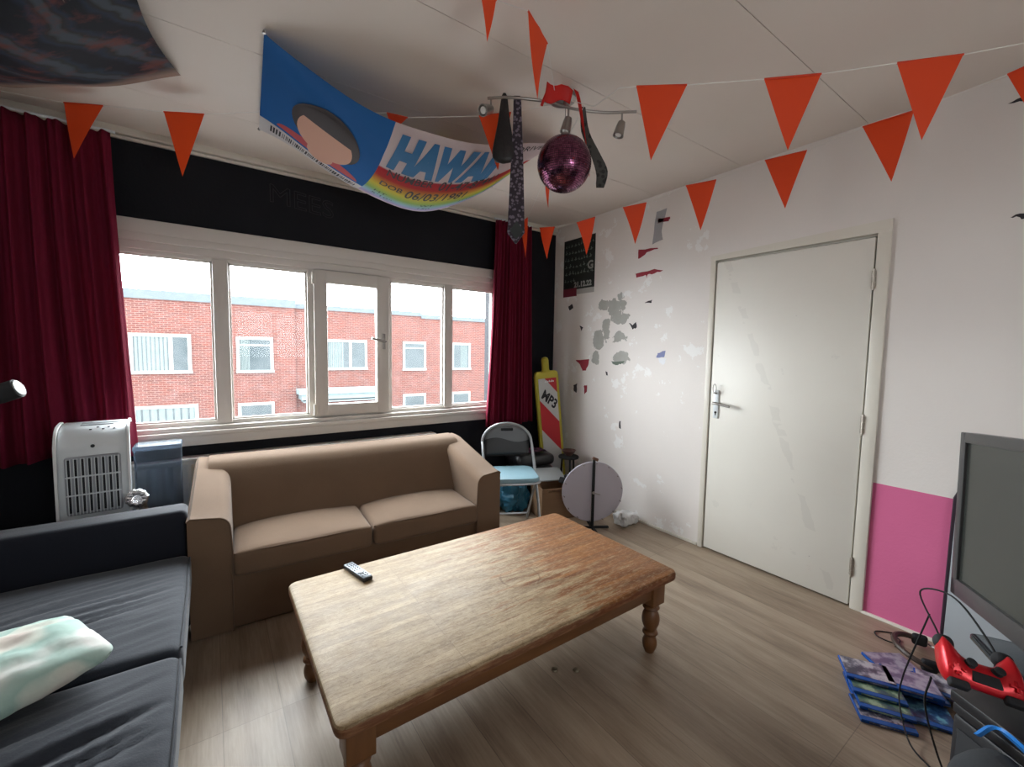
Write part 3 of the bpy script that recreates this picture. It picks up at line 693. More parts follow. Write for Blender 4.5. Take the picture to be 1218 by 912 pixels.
# reading lamp ------------------------------------------------------------
lp = thing('floor_lamp', 'black reading lamp head at the left edge beside the red curtain', 'lamp', (-1.05, 2.62, 0))
MB().lathe([(.10, 0), (.10, .015), (.02, .025)], seg=28).build('base', 'matte_black', lp)
MB().tube([(0, 0, .02), (0, 0, 1.0), (.02, -.02, 1.14), (.22, -.12, 1.17), (.38, -.21, 1.19)], .010, 8).build('pole', 'matte_black', lp)
hR = Vector((.9, -.15, .38)).to_track_quat('Z', 'Y').to_matrix()
lh = MB(); lh.lathe([(.012, -.07), (.03, -.06), (.036, -.01), (.036, .045)], (.415, -.225, 1.185), 24, hR); lho = lh.build('lamp_head', 'matte_black', lp)
MB().lathe([(.030, .044), (.030, .050), (.02, .052)], (.415, -.225, 1.185), 24, hR).build('lamp_lens', plain('lamp_diffuser', (.28, .29, .28), .4), lho)

# ------------------------------------------------------------------ folding chair
fc = thing('folding_chair', 'grey metal folding chair with pale blue seat beside the sofa', 'chair', (1.845, 2.61, 0), math.radians(-26))
# local: -y is the front of the seat
M['blue_vinyl'] = plain('pale_blue_vinyl', (.22, .36, .42), .45); M['tube_grey'] = plain('grey_tube', (.42, .44, .46), .35, .6)
st = MB(); st.rings([[(x*k, y*k-.02, z) for x, y in rrect(.185, .185, .07)] for k, z in ((.96, .430), (1., .437), (1., .452), (.97, .464), (.80, .470))]); st.build('seat', 'blue_vinyl', fc)
MB().tube([(x, y-.02, .428) for x, y in rrect(.19, .19, .075)], .009, 8, closed=True).build('seat_frame', 'tube_grey', fc)
bfr = []
for a in range(0, 19):
    an = PI*a/18; bfr.append((-.20*math.cos(an), .25+.03*math.sin(an), .64+.145*math.sin(an)))
path = [(-.195, -.20, .0), (-.198, -.08, .22), (-.20, .12, .50), (-.20, .22, .62)]+bfr+[(.20, .22, .62), (.20, .12, .50), (.198, -.08, .22), (.195, -.20, .0)]
MB().tube(path, .011, 8).build('main_frame', 'tube_grey', fc)
for sx in (-1, 1):
    MB().tube([(sx*.175, .24, 0), (sx*.175, .06, .25), (sx*.18, -.08, .44)], .010, 8).build('rear_leg', 'tube_grey', fc)
MB().tube([(-.175, .20, .06), (.175, .20, .06)], .008, 8).build('stretcher', 'tube_grey', fc)
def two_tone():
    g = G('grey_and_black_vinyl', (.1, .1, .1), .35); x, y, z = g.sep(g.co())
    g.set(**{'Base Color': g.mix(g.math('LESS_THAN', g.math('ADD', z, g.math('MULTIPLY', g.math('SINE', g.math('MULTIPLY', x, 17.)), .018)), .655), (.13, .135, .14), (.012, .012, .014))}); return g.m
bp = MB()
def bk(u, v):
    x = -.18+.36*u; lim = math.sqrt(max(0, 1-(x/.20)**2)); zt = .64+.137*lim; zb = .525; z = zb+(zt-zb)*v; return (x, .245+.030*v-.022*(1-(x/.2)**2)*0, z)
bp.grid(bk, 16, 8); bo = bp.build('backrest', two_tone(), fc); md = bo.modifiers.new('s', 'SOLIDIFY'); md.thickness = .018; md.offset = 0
MB().b2((-.05, .248, .728), (.05, .268, .750), .006).build('hand_slot', 'matte_black', bo)

# ------------------------------------------------------------------ corner junk
def crumple(mb, c, h, sd, amp, n=14):
    mb.rbox(c, h, min(h)*.85, (n, n, n), lambda x, y, z, P: P*(1+amp*noise.noise(P*14+Vector((sd, 0, 0)))+.5*amp*noise.noise(P*40+Vector((sd, 3, 0)))))
b = MB(); crumple(b, (0, 0, .135), (.12, .10, .135), 2, .35); o = b.build('shopping_bag', plain('blue_bag_plastic', (.03, .16, .26), .35, bump=(30, .6, .01)), smooth=40, loc=(2.12, 2.96, 0)); tag(o, 'crumpled blue plastic bag on the floor behind the folding chair', 'bag')
b = MB(); crumple(b, (0, 0, .045), (.095, .055, .045), 6, .5); o = b.build('plastic_bag', plain('thin_white_plastic', (.70, .70, .70), .4, bump=(40, .6, .01)), smooth=40, loc=(2.70, 2.21, .008)); tag(o, 'crumpled white plastic bag on the floor by the right wall', 'bag')
# cardboard box
cb = thing('cardboard_box', 'open brown cardboard box behind the white round wheel', 'box', (2.34, 2.70, 0), math.radians(-15)); M['card'] = wood('cardboard', (.22, .125, .065), (.30, .18, .10), (2, 2, 30), .9)
t = .006; w2, d2, hh = .15, .12, .26; b = MB()
b.b2((-w2, -d2, 0), (w2, d2, t)).b2((-w2, -d2, 0), (-w2+t, d2, hh)).b2((w2-t, -d2, 0), (w2, d2, hh)).b2((-w2, -d2, 0), (w2, -d2+t, hh)).b2((-w2, d2-t, 0), (w2, d2, hh)); b.build('carton', 'card', cb, smooth=0)
MB().box((-.155, -.02, hh+.025), (.005, .16, .07), (0, -.5, 0)).build('flap', 'card', cb, smooth=0)
MB().box((0, -.14, hh-.01), (.20, .005, .05), (.9, 0, 0)).build('flap', 'card', cb, smooth=0)
b = MB().box((0, 0, 0), (.26, .20, .012), (math.radians(16), 0, .0), .002); o = b.build('magazine', plain('pale_grey_magazine', (.34, .36, .36), .35), smooth=30, loc=(2.37, 2.80, .315), rotz=math.radians(-20)); tag(o, 'pale grey magazine lying on the open cardboard box', 'magazine')
b = MB().box((0, 0, 0), (.10, .06, .05), (.2, .3, .4), .01).box((.05, .02, .02), (.06, .05, .03), (.6, .1, .9), .01); o = b.build('camera_bag', 'matte_black', smooth=30, loc=(2.43, 2.66, .285)); tag(o, 'small black pouch stuffed in the open cardboard box', 'pouch')
# dark bag with purple cloth
sb = thing('travel_bag', 'black soft bag on a low stack in the corner, purple cloth on top', 'bag', (2.375, 3.08, 0), math.radians(-4))
def lump(x, y, z, P): P.z += .018*noise.noise(P*9) if z > 0 else 0; P.x += .01*noise.noise(P*11); return P
MB().rbox((0, 0, .175), (.20, .13, .17), .05, (10, 8, 8), lump).build('lower_case', 'matte_black', sb, smooth=60)
MB().rbox((0, -.01, .40), (.205, .13, .06), .05, (10, 8, 4), lump).build('bag_body', 'black_plastic', sb, smooth=60)
pc = MB(); pc.grid(lambda u, v: (-.14+.27*u, -.10+.17*v, .462+.014*noise.noise(Vector((u*7, v*7, 1)))+.008*noise.noise(Vector((u*16, v*16, 4)))), 34, 24)
def purple():
    g = G('purple_patterned_cloth', (.06, .02, .05), .9); g.set(**{'Base Color': g.ramp(g.noise(g.co(), 45, 2), [(.45, (.02, .012, .02)), (.55, (.13, .03, .075))])}); return g.m
tag(pc.build('scarf', purple(), smooth=60, loc=(2.375, 3.08, .012), rotz=math.radians(-4)), 'purple and black patterned scarf on the black corner bag', 'scarf')

# traffic baffle post ---------------------------------------------------------
M['yellow'] = plain('yellow_plastic', (.46, .40, .03), .5)
tp = thing('traffic_beacon', 'yellow traffic beacon board with red and white stripes in the corner', 'traffic sign', (2.715, 3.10, 0), 0, rot=(math.radians(2), math.radians(-6.5), math.radians(-22)))
b = MB(); pf = [(-.115, .02), (.115, .02), (.115, 1.165), (.10, 1.20), (-.10, 1.20), (-.115, 1.165)]
b.prism(pf, .06, lambda x, z, t: (x, t-.03, z)); bmesh.ops.bevel(b.bm, geom=b.bm.edges[:], offset=.010, segments=2, affect='EDGES'); b.build('beacon_body', 'yellow', tp)
MB().lathe([(.042, 1.19), (.040, 1.205), (.034, 1.215), (.034, 1.305), (.026, 1.325), (.01, 1.333)], seg=24).build('beacon_knob', 'yellow', tp)
def stripes():
    g = G('red_white_sheeting', (.6, .6, .6), .4); x, y, z = g.sep(g.co())
    d = g.math('FRACT', g.math('DIVIDE', g.math('ADD', z, g.math('MULTIPLY', x, 1.25)), .56))
    g.set(**{'Base Color': g.mix(g.math('LESS_THAN', g.math('FRACT', g.math('ADD', d, .03)), .5), (.56, .56, .55), (.50, .012, .02))}); return g.m
MB().b2((-.088, -.034, .06), (.088, -.030, 1.135)).build('striped_sheet', stripes(), tp, smooth=0)
b = MB(); add_mapped(b, text_bm('MP3', .115, .004, 0, shear=.2), lambda x, y: Vector((-.075+x*.62+y*.38, -.0352, .965+y*1.0-x*.62))); b.build('scrawl', 'ink', tp, smooth=0)
b = MB(); 
for i in range(7): b.b2((-.025+i*.013, -.0352, 1.098), (-.017+i*.013, -.0345, 1.098+.012+.006*(i % 2)))
b.build('maker_line', 'white', tp, smooth=0)

# round wheel -------------------------------------------------------------------
wh = thing('prize_wheel', 'round white spinning wheel on a black post by the corner', 'wheel', (2.43, 2.33, 0), math.radians(-30))
M['wheel'] = plain('lilac_white_board', (.52, .49, .56), .5)
tilt = (PI/2+.05, 0, 0); R_ = .243; zc = .283
b = MB().lathe([(R_-.004, -.006), (R_, -.003), (R_, .003), (R_-.004, .006)], (0, 0, zc), 64, tilt); wo = b.build('disc', 'wheel', wh, smooth=30)
for k in range(14):
    a = 2*PI*(k+.3)/14; p = Vector((math.cos(a)*(R_-.013), -.006, zc+math.sin(a)*(R_-.013))); MB().tube([p, p+Vector((0, -.025, 0))], .0032, 6).build('peg', 'dark_metal', wo)
MB().b2((-.010, -.032, .01), (.010, -.014, .545), .003).build('post', 'matte_black', wh)
MB().tube([(0, -.034, zc), (0, .01, zc)], .012, 12).tube([(0, -.036, zc), (.05, -.040, zc-.012)], .0035, 6).build('hub', 'chrome', wh)
MB().box((.010, -.022, .548), (.045, .022, .022), (0, .4, 0), .003).build('pointer', plain('brown_pointer', (.16, .07, .04), .6), wh)
MB().b2((-.012, -.15, 0), (.012, .14, .014), .003).b2((-.13, -.035, 0), (.13, -.012, .014), .003).build('stand_foot', 'matte_black', wh)
# bowl behind wheel
o = MB().lathe([(.025, 0), (.03, .004), (.055, .035), (.066, .052), (.061, .052), (.048, .030), (.01, .010)], seg=32).build('bowl', plain('brown_bowl_clay', (.10, .045, .035), .5), smooth=50, loc=(2.66, 2.86, .43)); tag(o, 'small brown bowl with pale rim on a stool behind the wheel', 'bowl')
stl = thing('stool', 'small dark stool holding a brown bowl behind the wheel', 'stool', (2.66, 2.86, 0)); MB().lathe([(.09, .41), (.093, .415), (.093, .425), (.088, .43)], seg=28).build('stool_top', 'matte_black', stl)
for k in range(3):
    a = k*2*PI/3; MB().tube([(.085*math.cos(a), .085*math.sin(a), 0), (.06*math.cos(a), .06*math.sin(a), .41)], .009, 8).build('leg', 'matte_black', stl)

# ------------------------------------------------------------------ wall posters and paper scraps (right wall)
XW = RX-.0015
def wallpoly(name, pts, mat, label, cat, t=.0012, dx=0): 
    b = MB(); b.prism(pts, t, lambda y, z, q: (XW-dx-q+.001, y, z)); o = b.build(name, mat, smooth=0); tag(o, label, cat); return o
ps = thing('poster', 'black event poster with pale lettering on the wall in the corner', 'poster', (RX, 2.98, 1.9))
MB().b2((-.003, -.205, .06), (-.0005, .205, .53)).build('poster_sheet', plain('black_poster', (.012, .016, .014), .5), ps, smooth=0)
b = MB(); b.mi = 0; b.b2((-.0032, .02, 0), (-.0006, .205, .075)); b.build('red_strip', plain('maroon_strip', (.16, .015, .03), .6), ps, smooth=0)
b = MB(); b.b2((-.0031, -.205, .015), (-.0006, .02, .062)); b.build('white_strip', plain('pale_strip', (.42, .40, .37), .6), ps, smooth=0)
M['poster_ink'] = plain('pale_poster_ink', (.33, .34, .31), .6); M['poster_dim'] = plain('dim_poster_ink', (.16, .20, .17), .6)
b = MB()
def pt(txt, size, y, z, bold=.001): add_mapped(b, text_bm(txt, size, bold, 0), lambda tx, ty: Vector((-.0038, y-tx, z+ty)))
pt('21.12.22', .066, .055, .082, .003); pt('G', .10, -.115, .23, .004); b.build('lettering', 'poster_ink', ps, smooth=0)
b = MB(); rnd = random.Random(3)
for row in range(6):
    y = .19
    while y > -.17:
        w_ = rnd.uniform(.02, .05); hgt = rnd.uniform(.018, .04); z = .13+row*.065
        if not (row in (0,) and y < .06) and not (row == 2 and y < -.10): b.box((-.0036, y-w_/2, z+hgt/2), (.0006, w_*.8, hgt*.22), (rnd.uniform(-.5, .5), 0, 0)); b.box((-.0036, y-w_/2, z+hgt*.7), (.0006, w_*.2, hgt), (rnd.uniform(-.3, .3), 0, 0))
        y -= w_*1.15
b.build('small_print', 'poster_dim', ps, smooth=0, kind='stuff')
M['redpaper'] = plain('torn_red_paper', (.28, .02, .035), .8); M['greypaper'] = plain('torn_grey_paper', (.36, .35, .36), .8); M['darkpaper'] = plain('torn_dark_paper', (.035, .03, .035), .8); M['whitepaper'] = plain('torn_white_paper', (.78, .78, .80), .8); M['greenpaper'] = plain('torn_greygreen_paper', (.12, .15, .12), .8); M['bluepaper'] = plain('torn_blue_paper', (.22, .24, .42), .8)
def rough_poly(pts, k=3, j=.012, sd=1):
    r = random.Random(sd); out = []
    for (a, b_) in zip(pts, pts[1:]+pts[:1]):
        for i in range(k): t = i/k; out.append((a[0]+(b_[0]-a[0])*t+r.uniform(-j, j)*(i > 0), a[1]+(b_[1]-a[1])*t+r.uniform(-j, j)*(i > 0)))
    return out
scr = [('greypaper', [(2.14, 2.455), (2.05, 2.46), (2.09, 2.30), (2.075, 2.235), (2.17, 2.215)], 'torn grey paper strip high on the right wall, topmost scrap'),
 ('redpaper', [(2.12, 2.40), (2.02, 2.39), (2.03, 2.36), (2.13, 2.365)], 'red printed scrap over the top grey paper strip on the wall'),
 ('redpaper', [(2.30, 2.20), (2.12, 2.182), (2.11, 2.172), (2.22, 2.165), (2.28, 2.13), (2.30, 2.13)], 'red fringed paper scrap on the wall below the grey strip'),
 ('redpaper', [(2.32, 2.012), (2.14, 2.025), (2.06, 2.003), (2.14, 1.99), (2.20, 1.992), (2.21, 1.96), (2.22, 1.99), (2.31, 1.98)], 'long dark red paper scrap shaped like a blade on the wall'),
 ('redpaper', [(2.99, 1.30), (2.81, 1.312), (2.82, 1.26), (2.85, 1.205), (2.89, 1.20), (2.93, 1.26)], 'dark red shield-shaped scrap on the wall above the beacon'),
 ('darkpaper', [(2.95, 1.62), (2.90, 1.60), (2.92, 1.57)], 'tiny dark scrap on the wall under the plaster patch'),
 ('darkpaper', [(3.11, 1.81), (3.06, 1.83), (3.04, 1.79), (3.09, 1.77)], 'small dark scrap on the wall just below the poster'),
 ('greenpaper', [(2.55, 1.30), (2.40, 1.305), (2.43, 1.285), (2.47, 1.27), (2.53, 1.278)], 'flat grey-green paper scrap on the wall mid height'),
 ('darkpaper', [(2.37, 1.62), (2.33, 1.60), (2.30, 1.625), (2.29, 1.58), (2.33, 1.565)], 'dark winged scrap on the wall right of the bare plaster'),
 ('darkpaper', [(2.22, 1.77), (2.20, 1.78), (2.15, 1.79), (2.16, 1.765)], 'little dark tear on the wall above the winged scrap'),
 ('bluepaper', [(2.08, 1.375), (2.01, 1.395), (2.02, 1.345), (2.09, 1.34)], 'small blue-violet paper scrap on the wall left of the door'),
 ('whitepaper', [(2.07, 1.34), (2.00, 1.335), (2.02, 1.29), (2.06, 1.30)], 'small white paper scrap under the blue-violet one'),
 ('darkpaper', [(2.605, 1.215), (2.585, 1.20), (2.58, 1.17), (2.60, 1.175)], 'tiny black chip on the wall above the round wheel'),
 ('darkpaper', [(2.435, .79), (2.42, .80), (2.415, .73), (2.435, .735)], 'narrow dark scrap low on the wall above the wheel'),
 ('redpaper', [(2.87, 1.06), (2.83, 1.075), (2.83, 1.01), (2.86, .985)], 'small red smudged scrap on the wall right of the beacon'),
 ('darkpaper', [(3.01, 1.06), (2.96, 1.08), (2.965, .99), (3.0, 1.0)], 'dark scribbled scrap on the wall touching the beacon'),
 ('darkpaper', [(.365, 2.465), (.33, 2.475), (.26, 2.51), (.27, 2.475), (.32, 2.455)], 'dark red scrap on the wall at the right edge near the ceiling'),
 ('darkpaper', [(.325, 1.98), (.30, 1.99), (.27, 1.985), (.285, 1.965), (.30, 1.975)], 'small black tear on the wall at the right edge')]
for i, (mt, pts, lb) in enumerate(scr): wallpoly('paper_scrap', rough_poly(pts, 3, .005, i), mt, lb, 'paper scrap')
# faint lettering painted on the black wall
b = MB()
for k_, dx in ((0, .0),):
    t0 = text_bm('MEES', .165, .0, 0); t1 = None
    ed = [(e.verts[0].co.copy(), e.verts[1].co.copy()) for e in t0.edges if len(e.link_faces) == 1]; t0.free()
    for a, c_ in ed:
        P0 = Vector((.345+a.x*1.12, W-.001, 2.335-a.x*.115+a.y)); P1 = Vector((.345+c_.x*1.12, W-.001, 2.335-c_.x*.115+c_.y)); b.tube([P0, P1], .0018, 4)
tag(b.build('wall_lettering', plain('faint_chalk', (.035, .036, .038), .9), smooth=0), 'faint outlined letters MEES on the black wall above the window', 'lettering')

# ------------------------------------------------------------------ ceiling flag (licence-style banner)
FL, FH = 1.47, .86
C = {k: Vector(v) for k, v in dict(TL=(.206, 1.969, 2.565), BL=(.259, 2.826, 2.565), TR=(1.655, 1.95, 2.565), BR=(1.72, 2.74, 2.565)).items()}
def flag(u, v, off=0.):
    P = C['TL']*(1-u)*(1-v)+C['TR']*u*(1-v)+C['BL']*(1-u)*v+C['BR']*u*v
    st = .185*math.sin(PI*u**.85)*(1-v)**1.0; sbt = .27*math.sin(PI*u**1.25)*v
    mid = 4*v*(1-v)*.09*math.sin(PI*min(1, u*1.02))
    diag = .018*math.exp(-((v-.55*u-.05)/.06)**2)*max(0, 1-u*2.2)*min(1, u*12)
    rip = .004*math.sin(v*19+u*6)*math.exp(-u*9)+.004*math.sin(u*17-v*6)
    z = P.z-st-sbt-mid+diag+rip*(min(1, u*10))
    P.y += .03*math.sin(PI*u)*(v-.5)
    return Vector((P.x, P.y, z-off))
def fuv(tx, ty): return flag(max(0, min(1, tx/FL)), max(0, min(1, 1-ty/FH)), .0025)      # tx from left, ty up from bottom
bn = thing('banner', 'blue and rainbow licence-style banner reading HAWAII hung from ceiling', 'banner')
def banner_mat():
    g = G('printed_banner_cloth', (.5, .5, .5), .85, spec=.2); u, v, _ = g.sep(g.n('ShaderNodeUVMap'))
    pink = (.66, .56, .57)
    col = g.ramp(v, [(0, pink), (.34, pink), (.355, (.42, .02, .03)), (.44, (.45, .03, .03)), (.50, (.60, .26, .05)), (.58, (.66, .55, .07)), (.68, (.30, .48, .12)), (.77, (.30, .52, .60)), (.88, (.42, .33, .60)), (.95, pink)])
    left = g.ramp(v, [(0, (.022, .135, .40)), (.76, (.022, .135, .40)), (.80, (.66, .64, .64)), (1, (.66, .64, .64))], True)
    c = g.mix(g.math('LESS_THAN', u, .35), col, left)
    tr_ = g.t.nodes.new('ShaderNodeBsdfTranslucent'); g.t.links.new(c, tr_.inputs[0]); mx = g.t.nodes.new('ShaderNodeMixShader'); mx.inputs[0].default_value = .25
    g.set(**{'Base Color': c}); g.t.links.new(g.b.outputs[0], mx.inputs[1]); g.t.links.new(tr_.outputs[0], mx.inputs[2]); g.t.links.new(mx.outputs[0], g.t.nodes['Material Output'].inputs[0]); return g.m
b = MB(); b.grid(lambda u, v: flag(u, v), 90, 54, uv=True); b.build('banner_cloth', banner_mat(), bn, smooth=180)
def btext(txt, size, tx, ty, bold=0., mt='ink', sx=1., shear=0.):
    b = MB(); add_mapped(b, text_bm(txt, size, bold, .025, shear, sx=sx), lambda x, y: fuv(tx+x, ty+y)); return b.build('lettering', mt, bn, smooth=0)
btext('HAWAII', .285, .545, FH*.70, .021, 'hawaii', .585, .12)
btext('NUMBER', .085, .56, FH*.60, .0008, 'ink', .78); btext('01-47-87441', .125, .86, FH*.575, .0018, 'ink', .60)
btext('DOB', .08, .555, FH*.45, .0008, 'ink', .75); btext('06/03/1981', .14, .705, FH*.41, .0018, 'ink', .62)
btext('HT', .055, .56, FH*.285, .0, 'ink'); btext('5\'10"', .06, .56, FH*.20, .0, 'ink'); btext('WT', .055, .84, FH*.275, 0, 'ink'); btext('150', .06, .84, FH*.19, 0, 'ink'); btext('HAIR', .05, 1.10, FH*.275, 0, 'ink'); btext('EYES', .05, 1.28, FH*.275, 0, 'ink'); btext('YR', .05, 1.30, FH*.43, 0, 'ink'); btext('DRIVER', .07, 1.22, FH*.91, 0, 'ink')
def disc2(mb, cx, cy, rx, ry, rot=0, a0=0, a1=2*PI, off=.0):
    n, k = 40, 8; c_, s_ = math.cos(rot), math.sin(rot)
    def P(r, a): x, y = rx*r*math.cos(a), ry*r*math.sin(a); q = fuv(cx+x*c_-y*s_, cy+x*s_+y*c_); q.z -= off; return q
    mb.grid(lambda u, v: P(v, a0+(a1-a0)*u), n, k)
b = MB(); disc2(b, .275, .205, .20, .115, 0, 0, PI, .0); b.build('printed_collar', 'shirt', bn, smooth=180, open=True)
b = MB(); disc2(b, .275, .26, .062, .11, 0, off=.001); b.build('printed_neck', 'skin', bn, smooth=180, open=True)
b = MB(); disc2(b, .275, .50, .152, .20, 0, off=.0015); b.build('printed_hair', 'hair', bn, smooth=180, open=True)
b = MB(); disc2(b, .275, .445, .125, .185, 0, off=.003); b.build('printed_face', 'skin', bn, smooth=180, open=True)
b = MB(); disc2(b, .275, .545, .138, .125, 0, 0, PI, off=.0045); b.build('printed_fringe', 'hair', bn, smooth=180, open=True)
b = MB(); rnd = random.Random(5); x = .05
while x < .48:
    w_ = rnd.choice((.003, .005, .008)); b.grid(lambda u, v: fuv(x+w_*u, .065+.08*v), 1, 4); x += w_+rnd.choice((.003, .005, .007))
b.build('barcode', 'ink', bn, smooth=0, open=True)
for P in (C['TL'], C['TR'], C['BL'], C['BR']): MB().lathe([(.006, 0), (.006, .004), (.002, .014)], P-Vector((0, 0, .004)), 10).build('push_pin', 'chrome', bn)

# dark ceiling poster at the upper left -----------------------------------------
def dark_poster():
    g = G('dark_printed_cloth', (.05, .05, .06), .7, spec=.2); u, v, _ = g.sep(g.n('ShaderNodeUVMap')); P = g.n('ShaderNodeUVMap')
    wv = g.n('ShaderNodeTexWave', attrs=dict(bands_direction='DIAGONAL'), Vector=g.n('ShaderNodeMapping', Vector=P, Scale=(1, 1.6, 1), Rotation=(0, 0, .5)), Scale=2.6, Distortion=5., Detail=4.)
    n1 = g.noise(g.n('ShaderNodeMapping', Vector=P, Scale=(5, 7, 1)), 1.3, 6, .6); n2 = g.noise(g.n('ShaderNodeMapping', Vector=P, Scale=(9, 3, 1), Location=(4, 1, 0)), 1.5, 6, .7)
    c = g.ramp(wv, [(.15, (.008, .009, .014)), (.5, (.016, .026, .05)), (.80, (.022, .022, .022)), (.96, (.055, .065, .08))])
    c = g.mix(g.ramp(n1, [(.52, 0.), (.64, .85)]), c, (.13, .035, .03)); c = g.mix(g.ramp(n2, [(.68, 0.), (.75, .8)]), c, (.32, .24, .20))
    c = g.mix(g.ramp(v, [(.90, 0.), (.97, .7)]), c, (.38, .26, .20))
    g.set(**{'Base Color': c}); return g.m
b = MB()
A0, A1, A2, A3 = Vector((-.068, 2.495, 2.567)), Vector((-.15, 1.55, 2.567)), Vector((-1.06, 3.16, 2.567)), Vector((-1.12, 1.55, 2.567))
def dp(u, v):
    P = A1*(1-u)*(1-v)+A0*(1-u)*v+A3*u*(1-v)+A2*u*v
    s = .05*math.sin(PI*v)*(1-u)+.07*math.sin(PI*u)*v+.16*math.sin(PI*u)*math.sin(PI*v)+.008*math.sin(u*14+v*5)*min(1, v*4)*math.sin(PI*u)
    e = .05*math.sin(PI*v)*(1-u); return Vector((P.x-e, P.y, P.z-s))
b.grid(dp, 50, 50, uv=True); o = b.build('ceiling_flag', dark_poster(), smooth=180); tag(o, 'dark printed cloth with blue and rust artwork sagging from the ceiling', 'banner')

# ------------------------------------------------------------------ ceiling lamp
cm = thing('ceiling_light', 'curved nickel ceiling track light with small spots, in use as a hanger', 'lamp', (1.36, 1.585, H))
MB().lathe([(.065, 0), (.065, -.018), (.055, -.026), (.012, -.028)], (.045, .035, 0), 32).build('ceiling_plate', 'chrome', cm)
MB().tube([(.026, -.004, -.02), (.026, -.005, -.075)], .007, 8).build('stem', 'chrome', cm)
rail = spline([(-.298, .151, -.072), (-.241, .101, -.072), (-.176, .061, -.072), (-.068, .013, -.072), (.026, -.007, -.072), (.102, -.029, -.072), (.212, -.085, -.072), (.324, -.178, -.072)], 8)
MB().tube(rail, .0065, 10).build('rail', 'chrome', cm)
def spot(p, d):
    p = Vector(p); d = Vector(d).normalized(); Rm = d.to_track_quat('Z', 'Y').to_matrix()
    o = MB().tube([p, p+Vector((0, 0, -.04))], .004, 8).lathe([(.006, -.035), (.017, -.030), (.021, -.01), (.024, .030), (.026, .036), (.022, .036), (.016, .020)], p+Vector((0, 0, -.045))+d*.03, 20, Rm).build('spotlight', 'chrome', cm)
    MB().lathe([(.001, .024), (.013, .024), (.015, .032), (.001, .034)], p+Vector((0, 0, -.045))+d*.03, 14, Rm).build('bulb', plain('unlit_bulb', (.8, .8, .76), .2), o)
spot((.272, -.136, -.074), (-.25, .1, -1)); spot((.045, -.012, -.074), (-.2, .1, -1)); spot((-.285, .142, -.074), (-.9, -.3, -.5))

# disco ball ----------------------------------------------------------------
db = thing('disco_ball', 'purple mirrored disco ball hanging from the ceiling light', 'disco ball', (1.377, 1.563, 2.243)); Rb = .125
def tilemat():
    g = G('purple_mirror_tiles', (.24, .075, .155), .2, 1); ob = g.n('ShaderNodeTexCoord', out='Object')
    g.set(**{'Base Color': g.mix(g.n('ShaderNodeTexWhiteNoise', Vector=g.n('ShaderNodeVectorMath', attrs=dict(operation='SNAP'), Vector=ob, _1=(.012, .012, .012))), (.14, .04, .085), (.30, .11, .19))}); return g.m
MB().lathe([(Rb*.975*math.sin(PI*k/24), -Rb*.975*math.cos(PI*k/24)) for k in range(25)], seg=48).build('core', 'matte_black', db)
tl = MB(); rnd = random.Random(11); NL = 42
for i in range(NL):
    t0, t1 = PI*i/NL, PI*(i+1)/NL; tm = (t0+t1)/2; nc = max(4, int(2*PI*math.sin(tm)/(PI/NL)))
    for j in range(nc):
        p0, p1 = 2*PI*j/nc, 2*PI*(j+1)/nc; g_ = .06; ta, tb = t0+(t1-t0)*.10, t1-(t1-t0)*.10; pa, pb = p0+(p1-p0)*g_, p1-(p1-p0)*g_
        tilt_ = Vector((rnd.uniform(-1, 1), rnd.uniform(-1, 1), rnd.uniform(-1, 1)))*.022
        q = [Vector((math.sin(t)*math.cos(p), math.sin(t)*math.sin(p), math.cos(t)))*Rb for t, p in ((ta, pa), (tb, pa), (tb, pb), (ta, pb))]
        ctr = sum(q, Vector())/4; n_ = (ctr.normalized()+tilt_).normalized()
        q = [v-n_*((v-ctr).dot(n_)) for v in q]; tl._add(q, [(0, 1, 2, 3)])
tl.build('mirror_tiles', tilemat(), db, smooth=0)
MB().lathe([(.018, Rb-.004), (.018, Rb+.012), (.006, Rb+.016)], seg=16).tube([(0, 0, Rb+.01), (.0, 0, Rb+.138)], .0015, 5).build('hanging_cap', 'chrome', db)

# ties, mask, ribbon ------------------------------------------------------------
def tie_mat(name, a, b_, sc=55):
    g = G(name, a, .6); g.set(**{'Base Color': g.ramp(g.n('ShaderNodeTexVoronoi', Vector=g.co(), Scale=sc), [(.35, a), (.5, b_)])}); return g.m
def strip(mb, pts, widths, ndir, th=.004):
    pts = [Vector(p) for p in pts]; w = Vector(ndir).normalized(); rings = []
    for i, p in enumerate(pts):
        t = (pts[min(i+1, len(pts)-1)]-pts[max(i-1, 0)]).normalized(); n_ = t.cross(w).normalized()
        rings.append([p-w*widths[i]/2-n_*th/2, p+w*widths[i]/2-n_*th/2, p+w*widths[i]/2+n_*th/2, p-w*widths[i]/2+n_*th/2])
    mb.rings(rings)
wdir = (.82, -.57, 0)
ti = thing('necktie', 'long purple paisley necktie hanging from the ceiling light rail', 'tie', (1.170, 1.658, 2.50)); b = MB()
strip(b, [(0, 0, -.31), (0, 0, -.12), (0, 0, .006), (.003, .006, .022), (.006, .013, .010), (.006, .014, -.10), (.010, .016, -.35)], [.045, .032, .028, .028, .028, .028, .04], wdir)
strip(b, [(0, -.006, .0), (0, -.008, -.25), (.0, -.008, -.50), (0, -.008, -.585), (0, -.008, -.635)], [.030, .055, .074, .080, .006], wdir)
b.build('tie_cloth', tie_mat('purple_paisley', (.16, .13, .17), (.018, .010, .020), 70), ti)
b = MB(); strip(b, [(0, -.012, -.535), (0, -.012, -.575), (0, -.012, -.615)], [.004, .062, .004], wdir, .002); b.build('tie_tip', plain('charcoal_tip', (.03, .035, .035), .7), ti)
t2 = thing('necktie', 'dark grey camouflage strip hanging behind the disco ball', 'tie', (1.505, 1.475, 2.50)); b = MB()
